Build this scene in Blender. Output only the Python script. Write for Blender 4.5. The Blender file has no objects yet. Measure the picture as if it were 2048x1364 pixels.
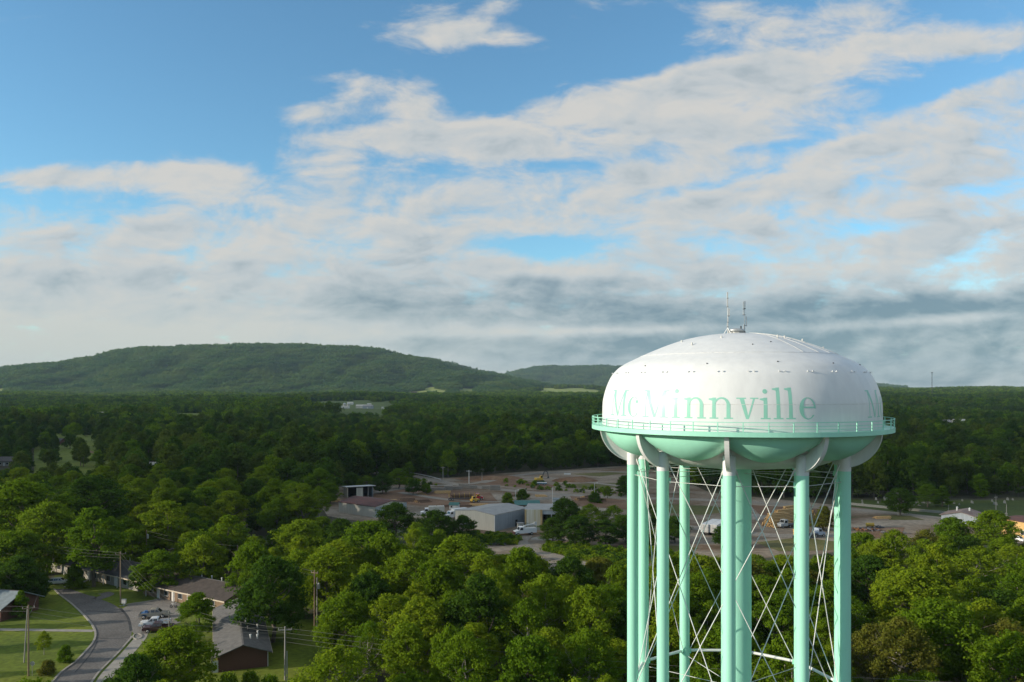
import bpy, math, random
import numpy as np
from mathutils import Vector, Matrix
R_ = math.radians
S = bpy.context.scene
COL = S.collection
# ---------------------------------------------------------------- camera
H, F, HOR = 48.0, 1593.0, 775.0          # eye height, focal length and horizon row in a 2048 x 1364 frame
cam_d = bpy.data.cameras.new("camera")
cam = bpy.data.objects.new("camera", cam_d); COL.objects.link(cam)
cam.location = (0, 0, H); cam.rotation_euler = (R_(90), 0, 0)
cam_d.sensor_width = 36.0; cam_d.lens = 36.0 * F / 2048.0
cam_d.shift_y = (HOR - 682.0) / 2048.0
cam_d.clip_start = 1.0; cam_d.clip_end = 60000.0
S.camera = cam
S.view_settings.view_transform = 'Standard'; S.view_settings.look = 'None'
S.view_settings.exposure = 0.4; S.view_settings.gamma = 1.0
S.cycles.use_denoising = True
S.cycles.denoising_prefilter = 'ACCURATE'; S.cycles.denoising_input_passes = 'RGB_ALBEDO_NORMAL'
S.cycles.denoiser = 'OPENIMAGEDENOISE'
S.cycles.max_bounces = 6; S.cycles.diffuse_bounces = 3; S.cycles.glossy_bounces = 2
S.cycles.transmission_bounces = 3; S.cycles.volume_bounces = 0; S.cycles.transparent_max_bounces = 8
S.cycles.caustics_reflective = False; S.cycles.caustics_refractive = False
# ---------------------------------------------------------------- sun
SUN_EL = R_(15.0); SUN_AZ = R_(76.0)      # azimuth measured from -Y towards -X
SUN_DIR = Vector((-math.sin(SUN_AZ) * math.cos(SUN_EL), -math.cos(SUN_AZ) * math.cos(SUN_EL), math.sin(SUN_EL)))
sd = bpy.data.lights.new("sun", 'SUN'); sd.energy = 4.2; sd.angle = R_(0.53); sd.color = (1.0, 0.89, 0.74)
so = bpy.data.objects.new("sun", sd); COL.objects.link(so)
so.rotation_euler = (-SUN_DIR).to_track_quat('-Z', 'Y').to_euler()
# ---------------------------------------------------------------- sky
W = bpy.data.worlds.new("World"); S.world = W; W.use_nodes = True
W.cycles.sampling_method = 'MANUAL'; W.cycles.sample_map_resolution = 256
nt = W.node_tree; nt.nodes.clear()
def N(t, **kw):
    n = nt.nodes.new(t)
    for k, v in kw.items(): setattr(n, k, v)
    return n
def L(a, b): nt.links.new(a, b)
def mth(op, a, b=None, c=None, clamp=False):
    n = N('ShaderNodeMath', operation=op, use_clamp=clamp)
    for i, v in enumerate((a, b, c)):
        if v is None: continue
        if isinstance(v, (int, float)): n.inputs[i].default_value = v
        else: L(v, n.inputs[i])
    return n.outputs[0]
def sstep(v, a, b):
    n = N('ShaderNodeMapRange', interpolation_type='SMOOTHSTEP')
    L(v, n.inputs[0]); n.inputs[1].default_value = a; n.inputs[2].default_value = b
    n.inputs[3].default_value = 0.0; n.inputs[4].default_value = 1.0
    return n.outputs[0]
def mixc(f, a, b):
    n = N('ShaderNodeMix', data_type='RGBA')
    L(f, n.inputs['Factor']) if not isinstance(f, (int, float)) else setattr(n.inputs['Factor'], 'default_value', f)
    for s, v in ((n.inputs[6], a), (n.inputs[7], b)):
        if isinstance(v, tuple): s.default_value = (*v, 1)
        else: L(v, s)
    return n.outputs[2]
tc = N('ShaderNodeTexCoord'); sp = N('ShaderNodeSeparateXYZ'); L(tc.outputs['Generated'], sp.inputs[0])
dx, dy, dz = sp.outputs
ya = mth('MAXIMUM', mth('ABSOLUTE', dy), 0.25)
SX = mth('DIVIDE', dx, ya); SZ = mth('DIVIDE', dz, ya)
# cloud-deck coordinates: where the view ray meets a layer overhead
zz = mth('ADD', mth('MAXIMUM', dz, 0.0), 0.07)
PX_, PY_ = mth('DIVIDE', dx, zz), mth('DIVIDE', dy, zz)
cv = N('ShaderNodeCombineXYZ'); L(PX_, cv.inputs[0]); L(PY_, cv.inputs[1])
def noise(vec, scale, det, rough, sx=1, sy=1, rot=0, off=(0, 0, 0), dist=0.0):
    m = N('ShaderNodeMapping'); L(vec, m.inputs[0])
    m.inputs['Scale'].default_value = (sx, sy, 1); m.inputs['Rotation'].default_value = (0, 0, rot); m.inputs['Location'].default_value = off
    n = N('ShaderNodeTexNoise'); L(m.outputs[0], n.inputs['Vector'])
    n.inputs['Scale'].default_value = scale; n.inputs['Detail'].default_value = det; n.inputs['Roughness'].default_value = rough
    n.inputs['Distortion'].default_value = dist
    return n.outputs[0]
sv = N('ShaderNodeCombineXYZ'); L(SX, sv.inputs[0]); L(SZ, sv.inputs[1])
nA = noise(cv.outputs[0], 1.9, 9, .6, 1.0, 1.0, 0, (3.1, 1.7, 0), .3)         # billows
nB = noise(sv.outputs[0], 11.0, 11, .64, 1.0, 2.1, R_(5), (1.3, 8.2, 0), .35)   # puffs
nBs = noise(sv.outputs[0], 11.0, 6, .58, 1.0, 2.1, R_(5), (1.3 - .012, 8.2 + .016, 0), .35)   # the same puffs a little nearer the sun
nC = noise(sv.outputs[0], 5.0, 8, .58, 1.0, 3.2, R_(11), (5.3, 2.2, 0), .3)    # long rolls
def blob(px, py, rx, ry, w, rot=0.0):
    x0, z0 = (px - 1024) / F, (HOR - py) / F
    rx /= F; ry /= F; c, s = math.cos(R_(rot)), math.sin(R_(rot))
    ux = mth('SUBTRACT', SX, x0); uz = mth('SUBTRACT', SZ, z0)
    a = mth('MULTIPLY_ADD', ux, c / rx, mth('MULTIPLY', uz, s / rx))
    b = mth('MULTIPLY_ADD', uz, c / ry, mth('MULTIPLY', ux, -s / ry))
    q = mth('MULTIPLY_ADD', a, a, mth('MULTIPLY', b, b))
    return mth('MULTIPLY', mth('EXPONENT', mth('MULTIPLY', q, -1.0)), w)
def total(lst, v0):
    v = v0
    for b in lst: v = mth('ADD', v, blob(*b))
    return v
# general cover grows towards the horizon and to the right
bound = mth('MULTIPLY_ADD', SX, 0.12, 0.315)
cover = mth('MULTIPLY', mth('SUBTRACT', sstep(mth('SUBTRACT', bound, SZ), -0.05, 0.09), 0.42), 1.0)
cover = mth('ADD', cover, mth('MULTIPLY', sstep(SZ, .20, .03), .60))       # solid murk along the horizon
cover = mth('ADD', cover, mth('MULTIPLY', sstep(SZ, .62, 1.0), .85))      # unseen cover added overhead to mute the blue fill light
CL = [(900, 72, 140, 36, .95), (1040, 80, 70, 18, .35), (615, 160, 60, 18, .55), (700, 160, 60, 40, .55, -30), (800, 190, 105, 38, .75, -8),
      (615, 222, 95, 22, .9), (845, 215, 75, 20, .5), (735, 275, 170, 28, .55), (960, 262, 85, 22, .5), (1000, 300, 130, 28, .55),
      (375, 350, 150, 40, 1.0, -5), (90, 356, 120, 24, 1.0), (620, 330, 90, 22, .5), (800, 270, 220, 40, .5), (1000, 10, 60, 14, .45, 20), (545, 128, 26, 9, .3), (650, 50, 60, 10, .25), (1100, 130, 70, 30, .22),
      (1335, 165, 95, 34, .6, 8), (1180, 215, 190, 44, .85, 10), (1480, 190, 190, 70, .8, 14), (1720, 95, 300, 46, .8, 12), (1950, 95, 170, 34, .6, 4),
      (1560, 50, 190, 24, .55, 8), (1480, 20, 130, 18, .4), (1850, 205, 240, 20, .45, 18), (1720, 290, 330, 26, .45, 20),
      (1390, 75, 70, 28, .35, 20), (1260, 5, 110, 12, .35)]
HOLE = [(1110, 492, 120, 26, -.75), (1400, 372, 120, 14, -.5, 10), (1260, 315, 80, 14, -.45, 8), (1620, 282, 140, 12, -.6, 8), (1850, 190, 170, 18, -.75, 20),
        (1300, 95, 90, 60, -.5), (2000, 20, 130, 16, -.55), (1080, 330, 55, 14, -.35), (860, 420, 70, 12, -.3), (880, 445, 60, 10, -.3),
        (2000, 375, 90, 12, -.4, 8), (1800, 452, 260, 12, -.35, 8), (1680, 455, 110, 14, -.3), (180, 395, 130, 12, -.3), (470, 425, 90, 12, -.25), (300, 210, 420, 80, -.45),
        (330, 60, 500, 190, -.4), (1050, 150, 150, 50, -.25), (1420, 505, 90, 18, -.4)]
dens = total([(b[0], b[1], b[2] * 1.12, b[3] * 1.15, b[4] * (1.22 if b[4] > 0 else 1.0), *b[5:]) for b in CL + HOLE], cover)
wob = mth('ADD', mth('MULTIPLY', mth('SUBTRACT', nA, .5), .8), mth('MULTIPLY', mth('SUBTRACT', nB, .5), 2.6))
wob = mth('ADD', wob, mth('MULTIPLY', mth('SUBTRACT', nC, .5), 1.7))
dens = mth('ADD', dens, wob)
alpha = mth('MULTIPLY', sstep(dens, -0.20, 0.80), .92)
# thickness turns clouds from sunlit cream to blue grey
DARK = [(1080, 600, 460, 40, .75, 1), (860, 580, 330, 30, .30), (1950, 608, 330, 30, .85, 3), (1700, 700, 640, 70, 1.35), (1150, 625, 420, 20, .35), (1680, 610, 200, 22, .4, 2),
        (1150, 690, 350, 16, .45), (130, 465, 90, 14, .25), (1900, 560, 240, 14, .2), (600, 545, 500, 16, .2), (1700, 350, 420, 50, .12, 14)]
LITE = [(1180, 661, 290, 9, -.5, 1), (1860, 640, 280, 11, -.5, 4), (25, 452, 90, 22, -.4), (420, 485, 230, 14, -.3), (120, 700, 420, 70, -.35), (330, 350, 200, 40, -.25),
        (1060, 545, 180, 12, -.3), (620, 655, 260, 20, -.2), (1180, 215, 200, 30, -.25), (1600, 310, 250, 14, -.25, 20), (1100, 240, 100, 20, -.2)]
thick = mth('MULTIPLY_ADD', dens, .20, mth('MULTIPLY', mth('SUBTRACT', nB, .52), .55))
thick = mth('ADD', thick, mth('MULTIPLY', mth('SUBTRACT', nC, .48), .9))
thick = mth('ADD', thick, mth('MULTIPLY', mth('SUBTRACT', nBs, nB), 1.7))
thick = total([(b[0], b[1], b[2] * 1.1, b[3] * 1.25, b[4] * .50, *b[5:]) for b in DARK] + LITE, thick)
cc = N('ShaderNodeValToRGB'); L(thick, cc.inputs[0])
el = cc.color_ramp.elements
el[0].position = 0.0; el[0].color = (.60, .58, .54, 1)
el[1].position = 1.0; el[1].color = (.155, .225, .275, 1)
e = el.new(.32); e.color = (.50, .525, .53, 1)
e = el.new(.66); e.color = (.335, .39, .42, 1)
# towards the sun side and the horizon the air is paler
pale = mth('MULTIPLY', sstep(SZ, .16, -.01), sstep(SX, .25, -.62))
cloud = mixc(mth('MULTIPLY', pale, .75), cc.outputs[0], (.50, .53, .49))
sky = N('ShaderNodeTexSky', sky_type='NISHITA', sun_disc=False)
sky.sun_elevation = SUN_EL
sky.sun_rotation = math.atan2(SUN_DIR.x, SUN_DIR.y)
sky.altitude = 300; sky.air_density = 1.0; sky.dust_density = 0.3; sky.ozone_density = 2.0
bgS = N('ShaderNodeBackground'); tint = N('ShaderNodeMix', data_type='RGBA', blend_type='MULTIPLY'); tint.inputs['Factor'].default_value = 1; tint.inputs[7].default_value = (.71, 1.0, 1.05, 1); L(sky.outputs[0], tint.inputs[6]); L(tint.outputs[2], bgS.inputs[0]); bgS.inputs[1].default_value = 0.148
bgC = N('ShaderNodeBackground'); L(cloud, bgC.inputs[0]); bgC.inputs[1].default_value = 0.86
mx = N('ShaderNodeMixShader'); L(alpha, mx.inputs[0]); L(bgS.outputs[0], mx.inputs[1]); L(bgC.outputs[0], mx.inputs[2])
wo = N('ShaderNodeOutputWorld'); L(mx.outputs[0], wo.inputs[0])
# ---------------------------------------------------------------- helpers
def P(px, py, z=0.0):
    d = (H - z) * F / (py - HOR)
    return Vector(((px - 1024) / F * d, d, z))
def at(px, d, z=0.0): return Vector(((px - 1024) / F * d, d, z))
def ss(v, a, b):
    t = np.clip((np.asarray(v, float) - a) / (b - a), 0, 1); return t * t * (3 - 2 * t)
class MB:
    """collects faces for one mesh"""
    def __init__(s): s.v = []; s.f = []; s.m = []; s.sm = []
    def add(s, vs, fs, mi=0, smooth=False):
        o = len(s.v); s.v += [tuple(v) for v in vs]
        for f in fs: s.f.append([o + i for i in f]); s.m.append(mi); s.sm.append(smooth)
        return s
    def box(s, c, d, rz=0.0, mi=0, top=1.0, M=None):
        hx, hy, hz = d[0] / 2, d[1] / 2, d[2] / 2
        vs = [Vector((x * hx * (top if z > 0 else 1), y * hy * (top if z > 0 else 1), z * hz)) for z in (-1, 1) for y in (-1, 1) for x in (-1, 1)]
        m = M if M else Matrix.Rotation(rz, 3, 'Z')
        vs = [m @ v + Vector(c) for v in vs]
        return s.add(vs, [(0, 2, 3, 1), (4, 5, 7, 6), (0, 1, 5, 4), (2, 6, 7, 3), (0, 4, 6, 2), (1, 3, 7, 5)], mi)
    def cyl(s, a, b, r0, r1=None, n=10, mi=0, caps=True, smooth=True):
        a, b = Vector(a), Vector(b); r1 = r0 if r1 is None else r1
        d = (b - a).normalized(); u = d.orthogonal().normalized(); w = d.cross(u)
        vs = []
        for p, r in ((a, r0), (b, r1)):
            for i in range(n):
                t = 2 * math.pi * i / n
                vs.append(p + (u * math.cos(t) + w * math.sin(t)) * r)
        fs = [(i, (i + 1) % n, n + (i + 1) % n, n + i) for i in range(n)]
        s.add(vs, fs, mi, smooth)
        if caps:
            s.add(vs[:n], [tuple(reversed(range(n)))], mi); s.add(vs[n:], [tuple(range(n))], mi)
        return s
    def tube(s, pts, r, n=6, mi=0):
        for i in range(len(pts) - 1): s.cyl(pts[i], pts[i + 1], r, r, n, mi, caps=(i in (0, len(pts) - 2)))
        return s
    def lathe(s, prof, c=(0, 0, 0), n=64, mi=0, smooth=True, a0=0.0, a1=2 * math.pi):
        full = abs(a1 - a0 - 2 * math.pi) < 1e-6; k = n if full else n + 1
        vs = []
        for r, z in prof:
            for i in range(k):
                t = a0 + (a1 - a0) * i / n
                vs.append((c[0] + r * math.sin(t), c[1] - r * math.cos(t), c[2] + z))
        fs = []
        for j in range(len(prof) - 1):
            for i in range(n):
                i2 = (i + 1) % k
                fs.append((j * k + i, j * k + i2, (j + 1) * k + i2, (j + 1) * k + i))
        return s.add(vs, fs, mi, smooth)
    def poly(s, pts, z0, z1, mi=0):
        n = len(pts); vs = [(p[0], p[1], z0) for p in pts] + [(p[0], p[1], z1) for p in pts]
        fs = [tuple(range(n - 1, -1, -1)), tuple(range(n, 2 * n))] + [(i, (i + 1) % n, n + (i + 1) % n, n + i) for i in range(n)]
        return s.add(vs, fs, mi)
    def extr(s, prof, o, ux, uy, w, mi=0):
        """profile (a,b) in plane (ux,uy) at o, extruded by vector w"""
        n = len(prof); o, ux, uy, w = map(Vector, (o, ux, uy, w))
        a = [o + ux * p[0] + uy * p[1] for p in prof]; b = [p + w for p in a]
        fs = [tuple(range(n)), tuple(range(2 * n - 1, n - 1, -1))] + [(i, i + n, (i + 1) % n + n, (i + 1) % n) for i in range(n)]
        return s.add(a + b, fs, mi)
    def mesh(s, name, mats):
        me = bpy.data.meshes.new(name); me.from_pydata(s.v, [], s.f)
        for m in (mats if isinstance(mats, (list, tuple)) else [mats]): me.materials.append(m)
        me.polygons.foreach_set('material_index', s.m); me.polygons.foreach_set('use_smooth', s.sm)
        me.update(); return me
    def build(s, name, mats, parent=None, loc=None):
        o = bpy.data.objects.new(name, s.mesh(name, mats)); COL.objects.link(o)
        if parent is not None: o.parent = parent
        if loc is not None: o.location = loc
        return o
def tag(o, label, cat, group=None, kind=None):
    o['label'] = label
    if cat: o['category'] = cat
    if group: o['group'] = group
    if kind: o['kind'] = kind
    return o
def thing(name, label, cat, loc=(0, 0, 0), rz=0.0, group=None):
    o = bpy.data.objects.new(name, None); COL.objects.link(o)
    o.location = loc; o.rotation_euler = (0, 0, rz); o.empty_display_size = .5
    return tag(o, label, cat, group)
def copy_tree(o, parent=None):
    c = o.copy(); COL.objects.link(c); c.parent = parent
    for ch in list(o.children): copy_tree(ch, c)
    return c
# ---------------------------------------------------------------- materials
def mat(name, col, rough=.6, metal=0.0, var=.12, scale=1.0, bump=0.0, col2=None, det=5, spec=.5, sxyz=(1, 1, 1), coat=0.0, lo=.35, hi=.65):
    m = bpy.data.materials.new(name); m.use_nodes = True
    t = m.node_tree; b = t.nodes['Principled BSDF']
    b.inputs['Roughness'].default_value = rough; b.inputs['Metallic'].default_value = metal
    b.inputs['Specular IOR Level'].default_value = spec; b.inputs['Coat Weight'].default_value = coat
    co = t.nodes.new('ShaderNodeTexCoord'); mp = t.nodes.new('ShaderNodeMapping'); mp.inputs['Scale'].default_value = sxyz
    nz = t.nodes.new('ShaderNodeTexNoise'); nz.inputs['Scale'].default_value = scale; nz.inputs['Detail'].default_value = det; nz.inputs['Roughness'].default_value = .62
    t.links.new(co.outputs['Object'], mp.inputs[0]); t.links.new(mp.outputs[0], nz.inputs['Vector'])
    r = t.nodes.new('ShaderNodeValToRGB'); t.links.new(nz.outputs[0], r.inputs[0])
    c2 = col2 if col2 else tuple(c * (1 - var) for c in col)
    c1 = col if col2 else tuple(min(1, c * (1 + var)) for c in col)
    r.color_ramp.elements[0].position = lo; r.color_ramp.elements[0].color = (*c2, 1)
    r.color_ramp.elements[1].position = hi; r.color_ramp.elements[1].color = (*c1, 1)
    t.links.new(r.outputs[0], b.inputs['Base Color'])
    if bump:
        bp = t.nodes.new('ShaderNodeBump'); bp.inputs['Strength'].default_value = bump; bp.inputs['Distance'].default_value = .05
        t.links.new(nz.outputs[0], bp.inputs['Height']); t.links.new(bp.outputs[0], b.inputs['Normal'])
    return m
# ---------------------------------------------------------------- terrain height
def zg(x, y):
    x = np.asarray(x, float); y = np.asarray(y, float); u = x / np.maximum(y, 50.0)
    w = ss(u, .08, .38)
    z = 31 * w * ss(y, 1300, 4600)
    z = z + 9 * (1 - w) * ss(y, 2500, 3800)
    z = z + 9 * np.exp(-((u + .2) / .1) ** 2) * ss(y, 950, 1500) * (1 - ss(y, 2300, 2900))
    z = z + 5.5 * np.sin(x / 190 + 1 + np.sin(y / 400)) * np.sin(y / 210 + x / 500) * ss(y, 700, 1150) * (1 - ss(y, 3300, 3700))
    z = z + 34 * np.exp(-((u - .065) / .075) ** 2) * ss(y, 3650, 4400) + 12 * np.exp(-((u + .085) / .06) ** 2) * ss(y, 3650, 4300)
    return z
# ---------------------------------------------------------------- ground sheet
M_ground = mat('forest_floor', (.055, .062, .018), .95, scale=.08, col2=(.045, .035, .018), bump=.3, det=9)
def sheet(name, xs, ys, zf, m, dz=0.0, kind='structure', keep=None):
    X, Y = np.meshgrid(xs, ys); Z = zf(X, Y) + dz
    me = bpy.data.meshes.new(name); nx, ny = len(xs), len(ys)
    vs = np.stack([X, Y, Z], -1).reshape(-1, 3)
    i = np.arange(ny - 1)[:, None] * nx + np.arange(nx - 1)[None, :]
    q = np.stack([i, i + 1, i + nx + 1, i + nx], -1).reshape(-1, 4)
    if keep is not None:
        k = keep(vs[q].mean(1)); q = q[k]
    me.from_pydata(vs.tolist(), [], q.tolist()); me.materials.append(m)
    me.polygons.foreach_set('use_smooth', [True] * len(me.polygons)); me.update()
    o = bpy.data.objects.new(name, me); COL.objects.link(o)
    if kind: o['kind'] = kind
    return o
gy = np.concatenate([np.array([-400, 0, 300, 600]), np.arange(700, 9701, 100)])
gx = np.concatenate([np.arange(-6400, -3000, 200), np.arange(-3000, 3001, 60), np.arange(3200, 6401, 200)])
sheet('ground', gx, gy, zg, M_ground)
# ---------------------------------------------------------------- hills
M_hill = mat('hill_floor', (.03, .05, .02), .95, scale=.02, col2=(.02, .03, .012))
def ridge(px, pts):
    xs = [p[0] for p in pts]; ys = [p[1] for p in pts]
    return np.interp(px, xs, ys)
HP1 = [(-900, 775), (-500, 752), (-200, 742), (0, 734), (60, 728), (120, 722), (200, 709), (240, 697), (300, 692), (430, 688), (560, 686), (690, 689), (750, 694), (800, 707),
       (860, 719), (900, 731), (960, 743), (1010, 751), (1060, 760), (1120, 771), (1180, 780), (1240, 790)]
HP2 = [(600, 790), (760, 715), (860, 716), (905, 728), (950, 739), (1000, 747), (1080, 768), (1160, 790)]
HP3 = [(900, 790), (980, 755), (1010, 748), (1045, 737), (1080, 731), (1200, 731), (1330, 733), (1480, 742), (1620, 757), (1760, 768), (1810, 775), (1900, 790)]
def hill_fn(pts, y0, yr, y1, amp, seed):
    rs = np.random.RandomState(seed); ph = rs.rand(8) * 6.28
    def f(x, y):
        x = np.asarray(x, float); y = np.asarray(y, float)
        px = x / np.maximum(y, 50) * F + 1024
        zr = H + (HOR - ridge(px, pts)) * yr / F - 20
        t = np.clip((y - y0) / (yr - y0), 0, 1.0)
        pr = .25 * t + .75 * t * t * (3 - 2 * t)
        b = np.clip((y1 - y) / (y1 - yr), 0, 1); pr = np.where(y > yr, b * b * (3 - 2 * b), pr)
        g = np.sin(x / 210 + ph[0] + np.sin(y / 300 + ph[1])) + .6 * np.sin(x / 90 + ph[2] + y / 240) + .5 * np.sin(x / 55 + ph[3] - y / 170 + np.sin(x / 130 + ph[4]))
        z = zr * pr + amp * g * pr * (1 - pr) * 2.2 - 6
        return z
    return f
H1 = hill_fn(HP1, 3650, 5000, 6200, 30, 1)
H2 = hill_fn(HP2, 5200, 6300, 7200, 22, 2)
H3 = hill_fn(HP3, 6600, 8200, 9400, 24, 3)
for nm, fn, y0, y1, u0, u1 in (('wooded_hill', H1, 3650, 6200, -.95, .14), ('back_hill', H2, 5200, 7200, -.27, .09), ('distant_hill', H3, 6600, 9400, -.08, .56)):
    us = np.linspace(u0, u1, 150); ys = np.linspace(y0, y1, 46)
    U, Y = np.meshgrid(us, ys); X = U * Y
    Z = np.maximum(fn(X, Y), -0.6)
    i = np.arange(45)[:, None] * 150 + np.arange(149)[None, :]
    me = bpy.data.meshes.new(nm); me.from_pydata(np.stack([X, Y, Z], -1).reshape(-1, 3).tolist(), [], np.stack([i, i + 1, i + 151, i + 150], -1).reshape(-1, 4).tolist())
    me.materials.append(M_hill); me.polygons.foreach_set('use_smooth', [True] * len(me.polygons)); me.update()
    o = bpy.data.objects.new(nm, me); COL.objects.link(o); o['kind'] = 'structure'
# ---------------------------------------------------------------- water tower
TX, TY = 24.77, 88.0
M_white = mat('tank_white_paint', (.72, .73, .715), .42, scale=1.1, sxyz=(1, 1, .16), bump=.02, spec=.45, col2=(.65, .66, .65), det=9, lo=.3, hi=.6)
M_mint = mat('mint_paint', (.345, .725, .555), .42, var=.05, scale=.4, sxyz=(1, 1, .25), spec=.45)
M_letter = mat('mint_lettering', (.28, .60, .47), .42, var=.04, scale=.5)
M_grey = mat('white_steel', (.58, .58, .55), .45, var=.05, scale=.6)
M_galv = mat('galvanised_steel', (.50, .51, .50), .4, .6, var=.1, scale=2)
M_dark = mat('dark_fitting', (.05, .05, .05), .6)
tower = thing('water_tower', 'white and mint green water tower on ten tubular legs with lettering round its tank', 'water tower', (TX, TY, 0))
prof = [(14.70, 43.60), (14.70, 45.2), (14.65, 46.4), (14.50, 47.2), (14.30, 47.9), (14.02, 48.6), (13.67, 49.28), (13.25, 49.8), (12.77, 50.25), (12.0, 50.72), (11.1, 51.15), (10.1, 51.62), (9.02, 52.08),
        (7.4, 52.72), (5.5, 53.32), (3.6, 53.70), (1.8, 53.90), (0.01, 53.97)]
from bisect import bisect
def rad(z):
    for (r0, z0), (r1, z1) in zip(prof, prof[1:]):
        if z0 <= z <= z1: return r0 + (r1 - r0) * (z - z0) / (z1 - z0)
    return 14.7
# smooth the profile with Catmull-Rom
def crom(pts, k=4):
    out = []
    for i in range(len(pts) - 1):
        p0, p1, p2, p3 = pts[max(i - 1, 0)], pts[i], pts[i + 1], pts[min(i + 2, len(pts) - 1)]
        for j in range(k):
            t = j / k
            out.append(tuple(.5 * (2 * p1[a] + (p2[a] - p0[a]) * t + (2 * p0[a] - 5 * p1[a] + 4 * p2[a] - p3[a]) * t * t + (3 * p1[a] - p0[a] - 3 * p2[a] + p3[a]) * t ** 3) for a in (0, 1)))
    out.append(pts[-1]); return out
prof = crom(prof)
shell = MB().lathe(prof, n=160).build('tank_shell', M_white, tower)
def cyl_pt(a, r, z): return Vector((r * math.sin(a), -r * math.cos(a), z))
# weld seams
def ring(mb, r, z, h, w, n=120, mi=0):
    return mb.lathe([(r, z - h / 2), (r + w, z - h / 2), (r + w, z + h / 2), (r, z + h / 2)], n=n, mi=mi, smooth=False)
M_seam = mat('seam_grime', (.57, .57, .54), .6, var=.3, scale=3)  # slightly darker grimy bands along the welds
sm = MB(); ring(sm, rad(46.42) - .02, 46.42, .035, .035); ring(sm, rad(51.45) - .03, 51.45, .04, .05); sm.build('weld_seam', M_seam, tower)
# raised cable runs on the roof
for k, a in enumerate((22, 34, 46, 57, 66)):
    z0 = 51.45
    pts = [cyl_pt(R_(a), r, z + .05) for r, z in prof if z >= z0 and r > 2.2]
    MB().tube(pts, .022, 5).build('roof_conduit', M_grey, tower)
# rigging lugs, in pairs
for k in range(30):
    for da in (-.019, .019):
        a0 = R_(12 * k + 2) + da; z = 49.52; r = rad(z)
        p = cyl_pt(a0, r - .05, z); q = cyl_pt(a0, r + .10, z + .04)
        MB().cyl(p, q, .055, .05, 8).cyl(q, q + (q - p) * .3, .08, .08, 8).build('rigging_lug', M_white, tower)
for a, z in ((-70, 52.9), (-30, 53.2), (28, 53.3), (39, 53.25), (62, 53.0), (100, 52.7), (-48, 52.5), (75, 52.2)):
    r = [p[0] for p in prof if p[1] <= z][-1]
    MB().cyl(cyl_pt(R_(a), r, z - .1), cyl_pt(R_(a), r, z + .18), .09, .09, 8).build('roof_fitting', M_grey, tower)
for a, z in ((-28, 50.3), (2, 50.45), (30, 50.35), (57, 50.3), (-60, 50.2), (-5, 52.3), (10, 52.6)):
    r = rad(z); MB().cyl(cyl_pt(R_(a), r - .05, z), cyl_pt(R_(a), r + .05, z + .03), .07, .07, 8).build('inspection_plug', M_dark, tower)
# roof vent and antennas
zt = 53.9
mb = MB(); mb.lathe([(.75, 0), (.75, .2), (.7, .2), (.7, .28), (.92, .30), (.95, .46), (.8, .54), (.35, .62), (.01, .64)], (0, 0, zt), 32); mb.build('roof_vent', M_galv, tower)
mb = MB()
for i in range(12): a = i * math.pi / 6; mb.cyl(cyl_pt(a, .78, zt), cyl_pt(a, .78, zt + .22), .035, .035, 5)
ring(mb, .76, zt + .12, .05, .05, 32); mb.build('vent_collar', M_grey, tower)
def antenna(x, y, h, panels, tripod):
    zb = zt - .10
    mb = MB(); b = .42 if tripod else .2
    hb = .75 if tripod else .32
    for i in range(3):
        a = R_(i * 120 + 30); mb.cyl((x + b * 1.2 * math.sin(a), y - b * 1.2 * math.cos(a), zb), (x, y, zb + hb), .05, .05, 6)
    mb.build('antenna_tripod', M_white, tower)
    o = MB().cyl((x, y, zb + .1), (x, y, zb + hb + h), .05, .035, 8).build('antenna_mast', M_grey, tower)
    mb = MB()
    for z0, z1, ox, w in panels: mb.box((x + ox, y, zb + hb + (z0 + z1) / 2), (w * .75, .08, z1 - z0))
    mb.build('antenna_panel', M_grey, o)
    for z0, z1, ox, w in panels:
        MB().box((x + ox / 2, y, zb + hb + z0 + .02), (abs(ox) + .14, .11, .05)).build('mount_clamp', M_dark, o)
antenna(-1.02, -.35, 3.95, [(3.25, 3.95, -.04, .2), (1.3, 2.15, .14, .14), (2.3, 3.2, -.06, .12), (.1, .6, -.03, .16), (.62, 1.1, .0, .16)], True)
antenna(1.0, .2, 3.45, [(2.55, 3.4, -.14, .1), (1.9, 2.5, -.15, .1), (.7, 1.75, .18, .1), (.05, .9, -.04, .22), (2.6, 3.45, .02, .14)], False)
mb = MB(); mb.cyl((.62, -.1, zt - .05), (.56, -.1, zt + .55), .05, .05, 6); mb.box((.5, -.1, zt + .7), (.12, .12, .38), 0, 1); mb.box((.8, .1, zt + .12), (.5, .3, .25)); mb.build('beacon_light', [M_grey, M_dark], tower)
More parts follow.
